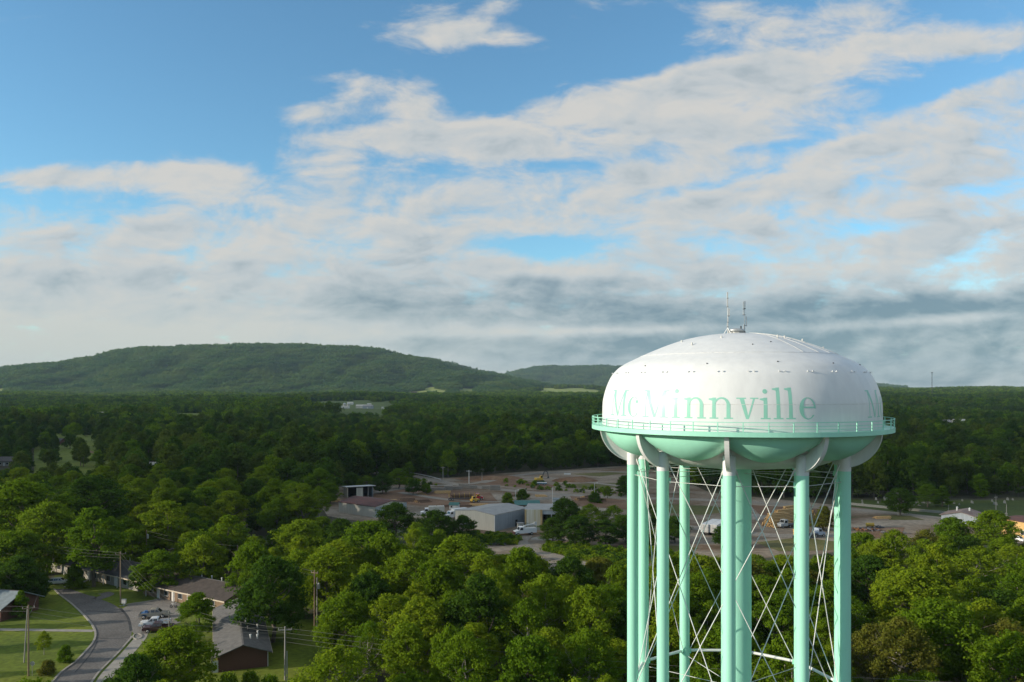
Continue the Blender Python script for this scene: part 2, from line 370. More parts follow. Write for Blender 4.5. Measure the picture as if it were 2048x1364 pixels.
# painted lettering, letter by letter
def ang(px, r=14.7):
    u = (px - 1024) / F; k = math.sqrt(1 + u * u)
    return math.asin(max(-1, min(1, (u * TY - TX) / r / k))) - math.atan(u)
ZB, XH, CAP, ASC = 45.08, 1.98, 2.66, 2.92
class Glyph:
    def __init__(s): s.q = []
    def quad(s, a, b, c, d): s.q.append((a, b, c, d)); return s
    def st(s, p, q, w0, w1=None):            # slanted stem, horizontal width
        w1 = w0 if w1 is None else w1
        return s.quad((p[0] - w0 / 2, p[1]), (p[0] + w0 / 2, p[1]), (q[0] + w1 / 2, q[1]), (q[0] - w1 / 2, q[1]))
    def bar(s, x0, x1, y0, y1): return s.quad((x0, y0), (x1, y0), (x1, y1), (x0, y1))
    def serif(s, x, y, w, up=1):              # bracketed slab
        t = .11; s.bar(x - w, x + w, y, y + t * up) if up > 0 else s.bar(x - w, x + w, y - t, y)
        return s
    def arc(s, cx, cy, rx, ry, a0, a1, wx, wy, n=20, taper=None):
        for i in range(n):
            t0 = a0 + (a1 - a0) * i / n; t1 = a0 + (a1 - a0) * (i + 1) / n
            def pt(t, k):
                f = 1.0
                if taper: f = taper(t)
                rrx = rx - k * wx * f; rry = ry - k * wy * f
                return (cx + rrx * math.cos(t), cy + rry * math.sin(t))
            s.quad(pt(t0, 0), pt(t1, 0), pt(t1, 1), pt(t0, 1))
        return s
    def disc(s, cx, cy, r, ry=None, n=12):
        ry = ry or r
        for i in range(n):
            t0 = 2 * math.pi * i / n; t1 = 2 * math.pi * (i + 1) / n; tm = (t0 + t1) / 2
            s.quad((cx, cy), (cx + r * math.cos(t0), cy + ry * math.sin(t0)), (cx + r * math.cos(tm), cy + ry * math.sin(tm)), (cx + r * math.cos(t1), cy + ry * math.sin(t1)))
        return s
def gM(w):
    g = Glyph(); h = CAP; k = w / 3.0
    g.st((.42 * k, 0), (.42 * k, h), .13); g.st((w - .48 * k, 0), (w - .48 * k, h), .36)
    g.st((w / 2, 0.0), (.50 * k, h), .30, .46); g.st((w / 2, 0.0), (w - .55 * k, h), .15, .20)
    g.serif(.42 * k, 0, .40 * k); g.serif(w - .48 * k, 0, .48 * k); g.bar(.04 * k, .5 * k, h - .11, h); g.bar(w - .55 * k, w - .02, h - .11, h); return g
def gstem(g, x, h, wd=.34, sl=.34, sr=.34, top=True):
    g.st((x, 0), (x, h), wd); g.bar(x - sl - .1, x + sr + .1, 0, .12)
    g.quad((x - wd / 2 - .0, .12), (x + wd / 2, .12), (x + wd / 2, .3), (x - wd / 2, .3))
    if top: g.quad((x - wd / 2 - .34, h - .20), (x - wd / 2 + .02, h - .30), (x + wd / 2, h), (x - wd / 2 - .34, h - .08))
    return g
def gi(w): 
    g = gstem(Glyph(), w / 2, XH); g.disc(w / 2 - .02, XH + .58, .215); return g
def gl(w): return gstem(Glyph(), w / 2, ASC)
def gn(w):
    g = Glyph(); x0 = .55; x1 = w - .55
    gstem(g, x0, XH, .34, .3, .3); gstem(g, x1, XH * .62, .34, .3, .3, False)
    cx = (x0 + x1) / 2 + .04; rx = x1 + .17 - cx
    g.arc(cx, XH * .60, rx, XH * .42, 0, math.pi * .97, .34, .22, 20, lambda t: 1.0 - .55 * (t / math.pi)); return g
def gc(w):
    return Glyph().arc(w * .52, XH / 2, w * .47, XH / 2 + .03, R_(52), R_(318), w * .17, .13, 30, lambda t: .55 + .75 * max(0, -math.cos(t))).disc(w * .80, XH * .76, .17 * w / 1.6, .18)
def ge(w):
    g = Glyph().arc(w * .5, XH / 2, w * .47, XH / 2 + .03, R_(0), R_(322), w * .18, .13, 34, lambda t: .6 + .7 * max(0, -math.cos(t)))
    g.bar(w * .18, w * .86, XH * .52, XH * .52 + .13); return g
def gv(w):
    g = Glyph(); h = XH; g.st((w * .5, 0), (w * .24, h), .26, .40); g.st((w * .52, 0), (w * .80, h), .14, .17)
    g.bar(.02, w * .44, h - .11, h); g.bar(w * .62, w * .98, h - .11, h); return g
WORD = [(gM, 1222, 1253), (gc, 1254.5, 1278), (gM, 1284.6, 1336), (gi, 1339.5, 1363), (gn, 1366, 1414.5), (gn, 1416, 1469), (gv, 1472, 1518), (gi, 1519.5, 1543), (gl, 1545, 1569), (gl, 1570, 1593.5), (ge, 1598, 1633)]
spans = [(f, ang(a), ang(b)) for f, a, b in WORD]
rep = ang(1735.5) - spans[0][1]
for k in range(3):
    mb = MB()
    for fn, a0, a1 in spans:
        w = (a1 - a0) * 14.7; g = fn(w)
        for qi, q in enumerate(g.q):
            off = .006 + .0022 * (qi % 9)
            nu = 4; nv = 6
            vs = []
            for j in range(nv + 1):
                for i in range(nu + 1):
                    s_, t_ = i / nu, j / nv
                    x = (q[0][0] * (1 - s_) + q[1][0] * s_) * (1 - t_) + (q[3][0] * (1 - s_) + q[2][0] * s_) * t_
                    y = (q[0][1] * (1 - s_) + q[1][1] * s_) * (1 - t_) + (q[3][1] * (1 - s_) + q[2][1] * s_) * t_
                    z = ZB + y
                    vs.append(cyl_pt(a0 + x / 14.7 + rep * k, rad(z) + off, z))
            mb.add(vs, [(j * (nu + 1) + i, j * (nu + 1) + i + 1, (j + 1) * (nu + 1) + i + 1, (j + 1) * (nu + 1) + i) for j in range(nv) for i in range(nu)], 0, True)
    mb.build('lettering', M_letter, tower)
# balcony
RB = 15.86
MB().lathe([(14.72, 43.86), (RB, 43.9), (RB, 43.46), (RB - .06, 43.46), (RB - .06, 43.80), (14.72, 43.78)], n=150, smooth=False).build('balcony_deck', M_mint, tower)
mb = MB()
for z, w in ((44.80, .07), (44.46, .05), (44.16, .05)): ring(mb, RB - .09, z, w, w, 150)
mb.build('handrail', M_mint, tower)
NP = 44
post = MB().box((0, -(RB - .05), 44.33), (.1, .08, .92)).mesh('railing_post', M_mint)
for k in range(NP):
    o = bpy.data.objects.new('railing_post', post); COL.objects.link(o); o.parent = tower; o.rotation_euler = (0, 0, 2 * math.pi * (k + .35) / NP)
# lobed bowl
NC_, A0 = 10, R_(-19)
def colang(k): return A0 + k * 2 * math.pi / NC_
for k in range(NC_):
    a_mid = colang(k) + math.pi / NC_; vs = []; nu, nv = 22, 18
    for j in range(nv + 1):
        s_ = j / nv * math.pi * .5
        for i in range(nu + 1):
            t_ = -1 + 2 * i / nu
            h = 2.75 * (1 - .50 * t_ * t_)
            r = 11.2 + 3.40 * math.cos(s_) * (1 - .02 * t_ * t_); z = 43.5 - h * math.sin(s_)
            vs.append(cyl_pt(a_mid + t_ * math.pi / NC_, r, z))
    # carry the lobe inwards and up under the tank
    for j in range(1, 5):
        for i in range(nu + 1):
            t_ = -1 + 2 * i / nu; h = 2.75 * (1 - .50 * t_ * t_)
            vs.append(cyl_pt(a_mid + t_ * math.pi / NC_, 11.2 - j * .9, 43.5 - h + .06 * j * j))
    MB().add(vs, [(j * (nu + 1) + i, (j + 1) * (nu + 1) + i, (j + 1) * (nu + 1) + i + 1, j * (nu + 1) + i + 1) for j in range(nv + 4) for i in range(nu)], 0, True).build('bowl_lobe', M_mint, tower)
MB().lathe([(11.9, 43.0), (11.75, 42.2), (11.5, 41.5), (10.6, 40.55), (9.2, 39.98), (7.6, 39.72), (6.0, 39.66), (3.5, 39.55), (1.5, 39.4)], n=96).build('tank_bottom', M_grey, tower)
# curved white brackets over each leg
RC = 11.40
for k in range(NC_):
    a = colang(k); o = thing_dir = None
    er = Vector((math.sin(a), -math.cos(a), 0)); et = Vector((math.cos(a), math.sin(a), 0))
    outer = []; inner = []
    n = 18
    for i in range(n + 1):
        s_ = i / n * math.pi / 2
        outer.append((RC - .35 + 3.95 * math.cos(s_), 43.55 - 3.75 * math.sin(s_) ** 1.05))
    for i in range(n + 1):
        s_ = i / n * math.pi / 2
        inner.append((RC - 1.2 + 3.1 * math.cos(s_), 43.55 - 2.55 * math.sin(s_)))
    mb = MB()
    pr = outer + [(RC - 1.6, 39.86)] + [(RC - 1.6, 41.2)] + inner[::-1][2:]
    # web as a strip of quads between the two curves
    w = .09
    for sgn in (-1, 1):
        vs = [er * p[0] + Vector((0, 0, p[1])) + et * (w * sgn) for p in outer] + [er * p[0] + Vector((0, 0, p[1])) + et * (w * sgn) for p in inner]
        mb.add(vs, [((i, i + 1, n + 2 + i, n + 1 + i) if sgn < 0 else (i, n + 1 + i, n + 2 + i, i + 1)) for i in range(n)])
    # outer flange
    fl = .22; th = .06
    vs = []
    for p in outer:
        for sx_, dr in ((-fl, 0), (fl, 0), (fl, -th), (-fl, -th)):
            vs.append(er * (p[0] + dr) + Vector((0, 0, p[1] - dr * .7)) + et * sx_)
    fs = []
    for i in range(n):
        b0, b1 = 4 * i, 4 * i + 4
        for c in range(4): fs.append((b0 + c, b0 + (c + 1) % 4, b1 + (c + 1) % 4, b1 + c))
    mb.add(vs, fs, 0, False)
    mb.build('bowl_bracket', M_white, tower)
# legs
for k in range(NC_):
    a = colang(k); c = cyl_pt(a, RC, 0)
    lg = MB().cyl(c + Vector((0, 0, .25)), c + Vector((0, 0, 39.55)), .61, .61, 40).build('leg', M_mint, tower)
    MB().lathe([(.625, 39.5), (.625, 40.6), (.66, 41.3), (.3, 41.5)], c, 32).build('leg_collar', M_white, lg)
    mb = MB(); mb.cyl(c, c + Vector((0, 0, .25)), 1.0, 1.0, 24); mb.build('base_plate', M_mint, lg)
    for z in (15.4, 38.5):
        for da in (1, -1):
            er = Vector((math.sin(a), -math.cos(a), 0)); et = Vector((math.cos(a), math.sin(a), 0))
            p = c - er * .45 + et * (da * .45)
            MB().box(p + Vector((0, 0, z)), (.35, .06, .55), a + da * R_(35)).build('gusset_plate', M_mint, lg)
MB().cyl((0, 0, .2), (0, 0, 39.5), 1.62, 1.62, 64).build('riser_pipe', M_mint, tower)
mb = MB()
for z in (8, 16.5, 25, 33): ring(mb, 1.60, z, .05, .035, 48)
mb.build('riser_seam', M_mint, tower)
# tubular strut ring, tie rods and diagonal braces
ZR, ZT2 = 15.4, 38.4
for k in range(NC_):
    p, q = cyl_pt(colang(k), RC, ZR), cyl_pt(colang(k + 1), RC, ZR)
    MB().cyl(p, q, .17, .17, 14).build('ring_strut', M_white, tower)
    MB().cyl(cyl_pt(colang(k), RC, ZT2), cyl_pt(colang(k + 1), RC, ZT2), .035, .035, 6).build('tie_rod', M_grey, tower)
    MB().cyl(cyl_pt(colang(k), RC - .4, ZR - .5), cyl_pt(colang(k), 1.6, ZR - .5), .04, .04, 6).build('spoke_rod', M_grey, tower)
    MB().cyl(cyl_pt(colang(k), RC - .4, ZT2 + .3), cyl_pt(colang(k), 1.6, ZT2 + .3), .03, .03, 6).build('spoke_rod', M_grey, tower)
    for s_ in (2, -2):
        d = .55 if s_ > 0 else -.55
        p = cyl_pt(colang(k) + d / RC * .9, RC - .35, 40.15); q = cyl_pt(colang(k + s_) - d / RC * .9, RC - .45, ZR + .25)
        MB().cyl(p, q, .048, .048, 7).build('brace_rod', M_white, tower)
        e_ = (q - p).normalized(); MB().cyl(p, p + e_ * .75, .11, .09, 8).build('brace_clevis', M_grey, tower)
# ---------------------------------------------------------------- trees
def leaf_mat(name, ca, cb, cd, trans=.5, patch=None):
    """ca..cb: tone range between trees, cd: second leaf tone mixed inside a crown"""
    m = bpy.data.materials.new(name); m.use_nodes = True; t = m.node_tree; t.nodes.clear()
    oi = t.nodes.new('ShaderNodeObjectInfo'); r = t.nodes.new('ShaderNodeValToRGB'); t.links.new(oi.outputs['Random'], r.inputs[0])
    r.color_ramp.elements[0].color = (*ca, 1); r.color_ramp.elements[1].color = (*cb, 1)
    co = t.nodes.new('ShaderNodeTexCoord'); nz = t.nodes.new('ShaderNodeTexNoise'); nz.inputs['Scale'].default_value = .55; nz.inputs['Detail'].default_value = 4
    t.links.new(co.outputs['Object'], nz.inputs['Vector'])
    mr = t.nodes.new('ShaderNodeMapRange'); t.links.new(nz.outputs[0], mr.inputs[0]); mr.inputs[1].default_value = .42; mr.inputs[2].default_value = .68; mr.inputs[4].default_value = .75
    mx = t.nodes.new('ShaderNodeMix'); mx.data_type = 'RGBA'
    t.links.new(mr.outputs[0], mx.inputs['Factor']); t.links.new(r.outputs[0], mx.inputs[6]); mx.inputs[7].default_value = (*cd, 1)
    out = mx.outputs[2]
    if patch:                      # stands of other species, by where the tree grows
        pn = t.nodes.new('ShaderNodeTexNoise'); pn.inputs['Scale'].default_value = .0075; pn.inputs['Detail'].default_value = 5; t.links.new(oi.outputs['Location'], pn.inputs['Vector'])
        pm = t.nodes.new('ShaderNodeMapRange'); t.links.new(pn.outputs[0], pm.inputs[0]); pm.inputs[1].default_value = .46; pm.inputs[2].default_value = .66; pm.inputs[4].default_value = .8
        px = t.nodes.new('ShaderNodeMix'); px.data_type = 'RGBA'; t.links.new(pm.outputs[0], px.inputs['Factor']); t.links.new(out, px.inputs[6]); px.inputs[7].default_value = (*patch, 1); out = px.outputs[2]
    d = t.nodes.new('ShaderNodeBsdfDiffuse'); tr = t.nodes.new('ShaderNodeBsdfTranslucent'); ms = t.nodes.new('ShaderNodeMixShader'); ms.inputs[0].default_value = trans
    t.links.new(out, d.inputs[0]); t.links.new(out, tr.inputs[0]); t.links.new(d.outputs[0], ms.inputs[1]); t.links.new(tr.outputs[0], ms.inputs[2])
    o = t.nodes.new('ShaderNodeOutputMaterial'); t.links.new(ms.outputs[0], o.inputs[0]); return m
TONES = {'yellow-green': leaf_mat('leaf_yellow_green', (.175, .255, .014), (.230, .295, .016), (.130, .210, .012)),
         'bright green': leaf_mat('leaf_bright_green', (.115, .205, .012), (.165, .245, .012), (.085, .160, .010)),
         'dark green': leaf_mat('leaf_dark_green', (.055, .118, .014), (.085, .150, .016), (.040, .088, .010)),
         'olive brown': leaf_mat('leaf_olive_brown', (.150, .165, .022), (.180, .195, .028), (.135, .125, .026)),
         'mid': leaf_mat('leaf_mixed_wood', (.036, .082, .014), (.098, .150, .018), (.036, .072, .012), patch=(.150, .190, .026)),
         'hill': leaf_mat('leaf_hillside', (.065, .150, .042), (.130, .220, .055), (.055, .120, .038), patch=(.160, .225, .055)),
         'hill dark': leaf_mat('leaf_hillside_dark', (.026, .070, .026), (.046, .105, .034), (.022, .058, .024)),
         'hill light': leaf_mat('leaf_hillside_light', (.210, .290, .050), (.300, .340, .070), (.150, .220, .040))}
M_bark = mat('bark', (.13, .105, .08), .9, scale=3, sxyz=(1, 1, .2), var=.35)
M_palebark = mat('pale_bark', (.30, .27, .22), .9, scale=3, sxyz=(1, 1, .2), var=.3)
def env(kind, t):
    """crown radius (0..1) against height in the crown (0..1)"""
    if kind == 'cone': return max(.05, (1 - t) ** .8) * (1 if t > .1 else .6 + 4 * t)
    if kind == 'tall': return math.sin(math.pi * min(1, .16 + .82 * t)) ** .6
    if kind == 'bush': return math.cos(t * 1.45) ** .6
    return math.sin(math.pi * min(.985, .22 + .76 * t)) ** .62
def crown(seed, Hh, Rr, kind, base, nl, nq, leaf, lob=(.20, .36), gap=0.0, jit=.75):
    rs = np.random.RandomState(seed); V = []
    per = max(6, nq // nl)
    for i in range(nl):
        t = rs.rand() ** .85; a = i * 2.39996 + rs.rand() * .9
        er = env(kind, t) * Rr * rs.uniform(.80, 1.14); lr = Rr * rs.uniform(*lob) * (1.0 if kind != 'cone' else .3 + .8 * er / Rr)
        rr = max(0, er - lr * .75) * math.sqrt(rs.uniform(.35, 1.0))
        c = np.array([math.cos(a) * rr, math.sin(a) * rr, base * Hh + t * (Hh * (1 - base) - lr * .8)])
        if gap and rs.rand() < gap: continue
        nm_ = max(3, per // 13); dm = rs.normal(size=(nm_, 3)); dm[:, 2] = dm[:, 2] * .85 + .2; dm /= np.linalg.norm(dm, axis=1)[:, None]
        cm = c + dm * np.array([lr, lr, lr * .8]) * (1 - .5 * rs.rand(nm_, 1) ** 2 + .30 * (rs.rand(nm_, 1) > .72))
        w_ = rs.randint(0, nm_, per); sp_ = rs.normal(size=(per, 3)) * max(.26, leaf * .62) * np.array([1, 1, .7])
        p = cm[w_] + sp_; d = dm[w_] * .75 + sp_ / max(.26, leaf * .62) * .45
        nrm = d + rs.normal(size=(per, 3)) * jit * .7; nrm /= np.linalg.norm(nrm, axis=1)[:, None]
        u = np.cross(nrm, rs.normal(size=(per, 3))); u /= np.linalg.norm(u, axis=1)[:, None]; w = np.cross(nrm, u)
        s = (leaf * rs.uniform(.55, 1.2, per) * .5)[:, None]; s2 = s * rs.uniform(.55, .95, (per, 1))
        q = np.stack([p - u * s, p - w * s2 + nrm * s * .15, p + u * s, p + w * s2 + nrm * s * .15], 1)
        V.append(q.reshape(-1, 3))
    return np.concatenate(V)
def add_arrays(parts, mats, name):
    """parts: (verts, faces(n,4), material index)"""
    me = bpy.data.meshes.new(name); vs = np.concatenate([p[0] for p in parts]); off = 0; fs = []; mi = []
    for v, f, m in parts:
        fs.append(f + off); mi.append(np.full(len(f), m)); off += len(v)
    fs = np.concatenate(fs); mi = np.concatenate(mi)
    me.vertices.add(len(vs)); me.vertices.foreach_set('co', vs.astype(np.float32).ravel())
    me.loops.add(fs.size); me.loops.foreach_set('vertex_index', fs.astype(np.int32).ravel())
    me.polygons.add(len(fs)); me.polygons.foreach_set('loop_start', np.arange(0, fs.size, 4, dtype=np.int32))
    for m in mats: me.materials.append(m)
    me.polygons.foreach_set('material_index', mi.astype(np.int32)); me.update(calc_edges=True); return me
def quads(v): return np.arange(len(v)).reshape(-1, 4)
def trunk_mb(seed, Hh, Rr, base, kind, r0):
    rs = random.Random(seed); mb = MB(); p = Vector((0, 0, -.3)); top = Hh * (.80 if kind != 'cone' else .93); n = 5; pts = [p]
    for i in range(1, n + 1): pts.append(Vector((rs.uniform(-.035, .035) * Hh, rs.uniform(-.035, .035) * Hh, top * i / n)))
    for i in range(n): mb.cyl(pts[i], pts[i + 1], r0 * (1 - .17 * i), r0 * (1 - .17 * (i + 1)), 7, 0, caps=False)
    if kind != 'cone':
        for i in range(9):
            t = rs.uniform(.28, .75); s = pts[0].lerp(pts[-1], t); s = Vector((0, 0, top * t)) if t < .2 else s
            a = rs.uniform(0, 6.28); q = s + Vector((math.cos(a) * Rr * .62, math.sin(a) * Rr * .62, Hh * rs.uniform(.12, .26)))
            m = s.lerp(q, .5) + Vector((0, 0, -.04 * Hh)); mb.cyl(s, m, r0 * .42, r0 * .28, 5, caps=False); mb.cyl(m, q, r0 * .28, r0 * .08, 5, caps=False)
            for _ in range(2):
                q2 = q + Vector((rs.uniform(-1, 1) * Rr * .35, rs.uniform(-1, 1) * Rr * .35, Hh * rs.uniform(.03, .12))); mb.cyl(m.lerp(q, .6), q2, r0 * .14, r0 * .04, 4, caps=False)
    return mb
SHAPES = {  # name: (H, R, kind, base, lobes, quads, leaf, gap, trunk radius)
    'round': [(13, 5.4, 'round', .20, 64, 11500, .50, 0, .30), (12, 6.0, 'round', .16, 72, 12000, .52, 0, .32), (14, 5.2, 'round', .22, 58, 11000, .48, .08, .30), (13, 5.0, 'tall', .14, 66, 11500, .5, .06, .3)],
    'tall': [(16, 4.2, 'tall', .24, 60, 10500, .48, .05, .28), (15, 3.7, 'tall', .18, 52, 9500, .46, 0, .26)],
    'airy': [(13, 4.8, 'round', .26, 74, 6800, .42, .1, .22), (12, 4.4, 'tall', .22, 70, 6200, .40, .12, .2)],
    'conical': [(10, 3.4, 'cone', .06, 60, 8000, .46, 0, .22)],
    'low': [(4.2, 3.0, 'bush', .03, 34, 4200, .42, 0, .12)]}
CROWN = {}; TRUNK = {}
for si, (nm, lst) in enumerate(SHAPES.items()):
    for vi, (h, r, k, b, nl, nq, lf, gp, tr) in enumerate(lst):
        v = crown(100 + si * 10 + vi, h, r, k, b, int(nl * 1.4), int(nq * 1.75), lf * .76, gap=gp, lob=(.13, .28) if nm != 'airy' else (.12, .22))
        CROWN[nm, vi] = add_arrays([(v, quads(v), 0)], [TONES['bright green']], 'crown')
        TRUNK[nm, vi] = trunk_mb(500 + si * 10 + vi, h, r, b, k, tr).mesh('trunk', M_palebark if nm == 'airy' else M_bark)
def pip(poly, x, y):
    x = np.asarray(x); y = np.asarray(y); inside = np.zeros(x.shape, bool); n = len(poly)
    for i in range(n):
        x0, y0 = poly[i][0], poly[i][1]; x1, y1 = poly[(i + 1) % n][0], poly[(i + 1) % n][1]
        c = ((y0 > y) != (y1 > y)) & (x < (x1 - x0) * (y - y0) / (y1 - y0 + 1e-9) + x0); inside ^= c
    return inside
def G(pts): return [tuple(P(*p)[:2]) for p in pts]
# areas kept free of trees (outlined by what is seen on the ground)
YARD = G([(640, 1010), (662, 982), (700, 962), (900, 955), (1000, 947), (1150, 938), (1262, 930), (1330, 945), (1420, 985), (1700, 1013), (1960, 1046), (2100, 1066), (2100, 1090), (1900, 1078), (1800, 1086), (1700, 1100),
          (1640, 1108), (1500, 1118), (1380, 1112), (1262, 1160), (1130, 1136), (990, 1135), (960, 1090), (905, 1070), (700, 1040), (655, 1032)])
CEM = G([(1700, 998), (1790, 1003), (1850, 1000), (2100, 1000), (2100, 1052), (1960, 1046), (1700, 1014)])
LAWN = G([(-40, 1420), (-40, 1240), (95, 1178), (110, 1150), (190, 1135), (260, 1150), (340, 1178), (470, 1192), (545, 1240), (600, 1235), (640, 1255), (625, 1300), (560, 1338), (560, 1420)])
DRIVE = G([(985, 1100), (1100, 1085), (1260, 1150), (1262, 1168), (1130, 1140), (990, 1130)])
BLD = [(-49, 124, -30, 170), (-132, 165, -52, 214)]
FIELDS = [(lambda u, y: (u > -.27) & (u < -.14) & (y > 1180) & (y < 2250)),
          (lambda u, y: (u > -.605) & (u < -.495) & (y > 380) & (y < 850)),
          (lambda u, y: (u > -.44) & (u < -.37) & (y > 930) & (y < 1380)),
          (lambda u, y: (u > -.13) & (u < -.035) & (y > 3740) & (y < 4060)),
          (lambda u, y: (u > .022) & (u < .112) & (y > 3720) & (y < 4420)),
          (lambda u, y: (u > -.655) & (u < -.625) & (y > 3500) & (y < 4000))]
CLEAR = []          # (x, y, radius, depth towards the camera)
def free(x, y, pad=0.0):
    x = np.asarray(x, float); y = np.asarray(y, float); u0_ = x / np.maximum(y, 1)
    u = u0_ + 0.006 * np.sin(y / 61.0) + .004 * np.sin(y / 23.0 + 2); yw = y + (.045 * np.sin(u0_ * 140) + .03 * np.sin(u0_ * 330 + 1)) * y * .7
    ok = ~(pip(YARD, x, y) | pip(LAWN, x, y) | pip(CEM, x, y) | pip(DRIVE, x, y))
    hsh = (np.sin(x * 12.9898 + y * 78.233) * 43758.5453) % 1.0
    for f in FIELDS: ok &= ~(f(u, yw) & (hsh < np.where(u0_ > -.3, 1.1, .99)))
    u = u0_
    for cx, cy, r, dp in CLEAR:
        q = (np.abs(u - cx / cy) * y < r * (y / cy)) & (y < cy + r) & (y > cy - dp); ok &= ~q
    ok &= ~((np.abs(x - TX) < 15) & (np.abs(y - TY) < 15))
    # far road behind the yard
    rx = np.interp(x, ROADX, ROADY); ok &= ~((np.abs(y - rx) < 6) & (x > ROADX[0]) & (x < ROADX[-1]))
    return ok
FROAD = [P(*p) for p in ((640, 938), (700, 943), (760, 946), (830, 952), (875, 962), (920, 970), (1000, 979), (1120, 989), (1230, 994), (1420, 1000), (1560, 1008), (1700, 1018), (1830, 1031), (1960, 1046), (2100, 1064))]
ROADX = [p.x for p in FROAD]; ROADY = [p.y for p in FROAD]
# ---------------------------------------------------------------- ground covers
def patch_mat(name, stops, scale, det=8, rough=.95, bump=.25, sxyz=(1, 1, 1), rough_n=.65, second=None):
    m = bpy.data.materials.new(name); m.use_nodes = True; t = m.node_tree; b = t.nodes['Principled BSDF']
    b.inputs['Roughness'].default_value = rough; b.inputs['Specular IOR Level'].default_value = .25
    co = t.nodes.new('ShaderNodeTexCoord'); mp = t.nodes.new('ShaderNodeMapping'); mp.inputs['Scale'].default_value = sxyz; t.links.new(co.outputs['Object'], mp.inputs[0])
    n = t.nodes.new('ShaderNodeTexNoise'); n.inputs['Scale'].default_value = scale; n.inputs['Detail'].default_value = det; n.inputs['Roughness'].default_value = rough_n; t.links.new(mp.outputs[0], n.inputs['Vector'])
    r = t.nodes.new('ShaderNodeValToRGB'); t.links.new(n.outputs[0], r.inputs[0]); el = r.color_ramp.elements
    el[0].position, el[0].color = stops[0][0], (*stops[0][1], 1); el[1].position, el[1].color = stops[-1][0], (*stops[-1][1], 1)
    for p, c in stops[1:-1]: e = el.new(p); e.color = (*c, 1)
    out = r.outputs[0]
    n2 = t.nodes.new('ShaderNodeTexNoise'); n2.inputs['Scale'].default_value = scale * 22; n2.inputs['Detail'].default_value = 5; t.links.new(co.outputs['Object'], n2.inputs['Vector'])
    mr = t.nodes.new('ShaderNodeMapRange'); t.links.new(n2.outputs[0], mr.inputs[0]); mr.inputs[1].default_value = .3; mr.inputs[2].default_value = .7; mr.inputs[3].default_value = .72; mr.inputs[4].default_value = 1.25
    mm = t.nodes.new('ShaderNodeMix'); mm.data_type = 'RGBA'; mm.blend_type = 'MULTIPLY'; mm.inputs['Factor'].default_value = 1.0
    t.links.new(out, mm.inputs[6]); t.links.new(mr.outputs[0], mm.inputs[7]); t.links.new(mm.outputs[2], b.inputs['Base Color'])
    bp = t.nodes.new('ShaderNodeBump'); bp.inputs['Strength'].default_value = bump; bp.inputs['Distance'].default_value = .1; t.links.new(n2.outputs[0], bp.inputs['Height']); t.links.new(bp.outputs[0], b.inputs['Normal'])
    return m
M_gravel = patch_mat('gravel_yard', [(.30, (.085, .080, .03)), (.40, (.15, .098, .058)), (.50, (.22, .175, .125)), (.62, (.31, .265, .205)), (.75, (.20, .145, .095))], .028, sxyz=(.8, 1.6, 1))
M_dirt = patch_mat('brown_dirt', [(.3, (.12, .066, .036)), (.5, (.19, .112, .066)), (.7, (.24, .165, .105))], .09)
M_grass = patch_mat('lawn_grass', [(.3, (.070, .110, .012)), (.5, (.125, .165, .014)), (.72, (.18, .20, .022))], .05, bump=.5)
M_rough = patch_mat('rough_grass', [(.3, (.06, .07, .015)), (.5, (.11, .11, .03)), (.7, (.16, .14, .05))], .06)
M_cem = patch_mat('cemetery_grass', [(.3, (.035, .055, .010)), (.6, (.06, .085, .014))], .05)
M_asph = patch_mat('street_asphalt', [(.3, (.105, .097, .088)), (.5, (.145, .134, .122)), (.72, (.19, .176, .158))], .12, bump=.1)
M_road = patch_mat('old_road', [(.3, (.21, .185, .15)), (.7, (.31, .275, .225))], .1, bump=.1)
M_lot = patch_mat('lot_paving', [(.3, (.17, .155, .14)), (.6, (.24, .22, .195))], .15)
M_conc = mat('concrete', (.30, .275, .235), .9, scale=.8, var=.15)
M_field = patch_mat('pasture', [(.3, (.065, .10, .018)), (.6, (.11, .145, .03))], .01)
M_bright = patch_mat('hay_field', [(.3, (.20, .25, .055)), (.7, (.27, .30, .09))], .008)
def flat(name, pts, m, z, kind='structure'):
    from mathutils.geometry import tessellate_polygon
    v = [Vector((p[0], p[1], z)) for p in pts]; f = tessellate_polygon([v])
    f = [t if (v[t[1]] - v[t[0]]).cross(v[t[2]] - v[t[0]]).z > 0 else t[::-1] for t in f]
    o = MB().add(v, f).build(name, m); o['kind'] = kind; return o
def strip(name, c, w, m, z, kind='structure', h=0.0):
    mb = MB(); L_, R2 = [], []
    for i, p in enumerate(c):
        a = Vector(c[max(i - 1, 0)][:2]); b = Vector(c[min(i + 1, len(c) - 1)][:2]); t = (b - a).normalized(); n = Vector((-t.y, t.x)); q = Vector(p[:2])
        L_.append(q + n * w / 2); R2.append(q - n * w / 2)
    vs = [(p.x, p.y, z + h) for p in L_] + [(p.x, p.y, z + h) for p in R2]; k = len(c)
    mb.add(vs, [(i, i + k, i + k + 1, i + 1) for i in range(k - 1)])
    if h:
        for side in (L_, R2): mb.add([(p.x, p.y, z + h) for p in side] + [(p.x, p.y, -.1) for p in side], [(i, i + 1, i + k + 1, i + k) if side is L_ else (i, i + k, i + k + 1, i + 1) for i in range(k - 1)])
    o = mb.build(name, m)
    if kind: o['kind'] = kind
    return o
def smooth(px, k=6):
    p = [P(*q) for q in px]; return [Vector((x, y, 0)) for x, y in crom([(q.x, q.y) for q in p], k)]
flat('yard_gravel', YARD, M_gravel, .02)
flat('cemetery_lawn', CEM, M_cem, .012)
flat('lawn', LAWN[:9] + G([(720, 1236), (700, 1300), (650, 1345), (640, 1420)]) + LAWN[-1:], M_grass, .012)
flat('drive_gravel', DRIVE, M_road, .016)
strip('far_road', [Vector((x, y, 0)) for x, y in crom([(p.x, p.y) for p in FROAD], 5)], 6.5, M_road, .028)
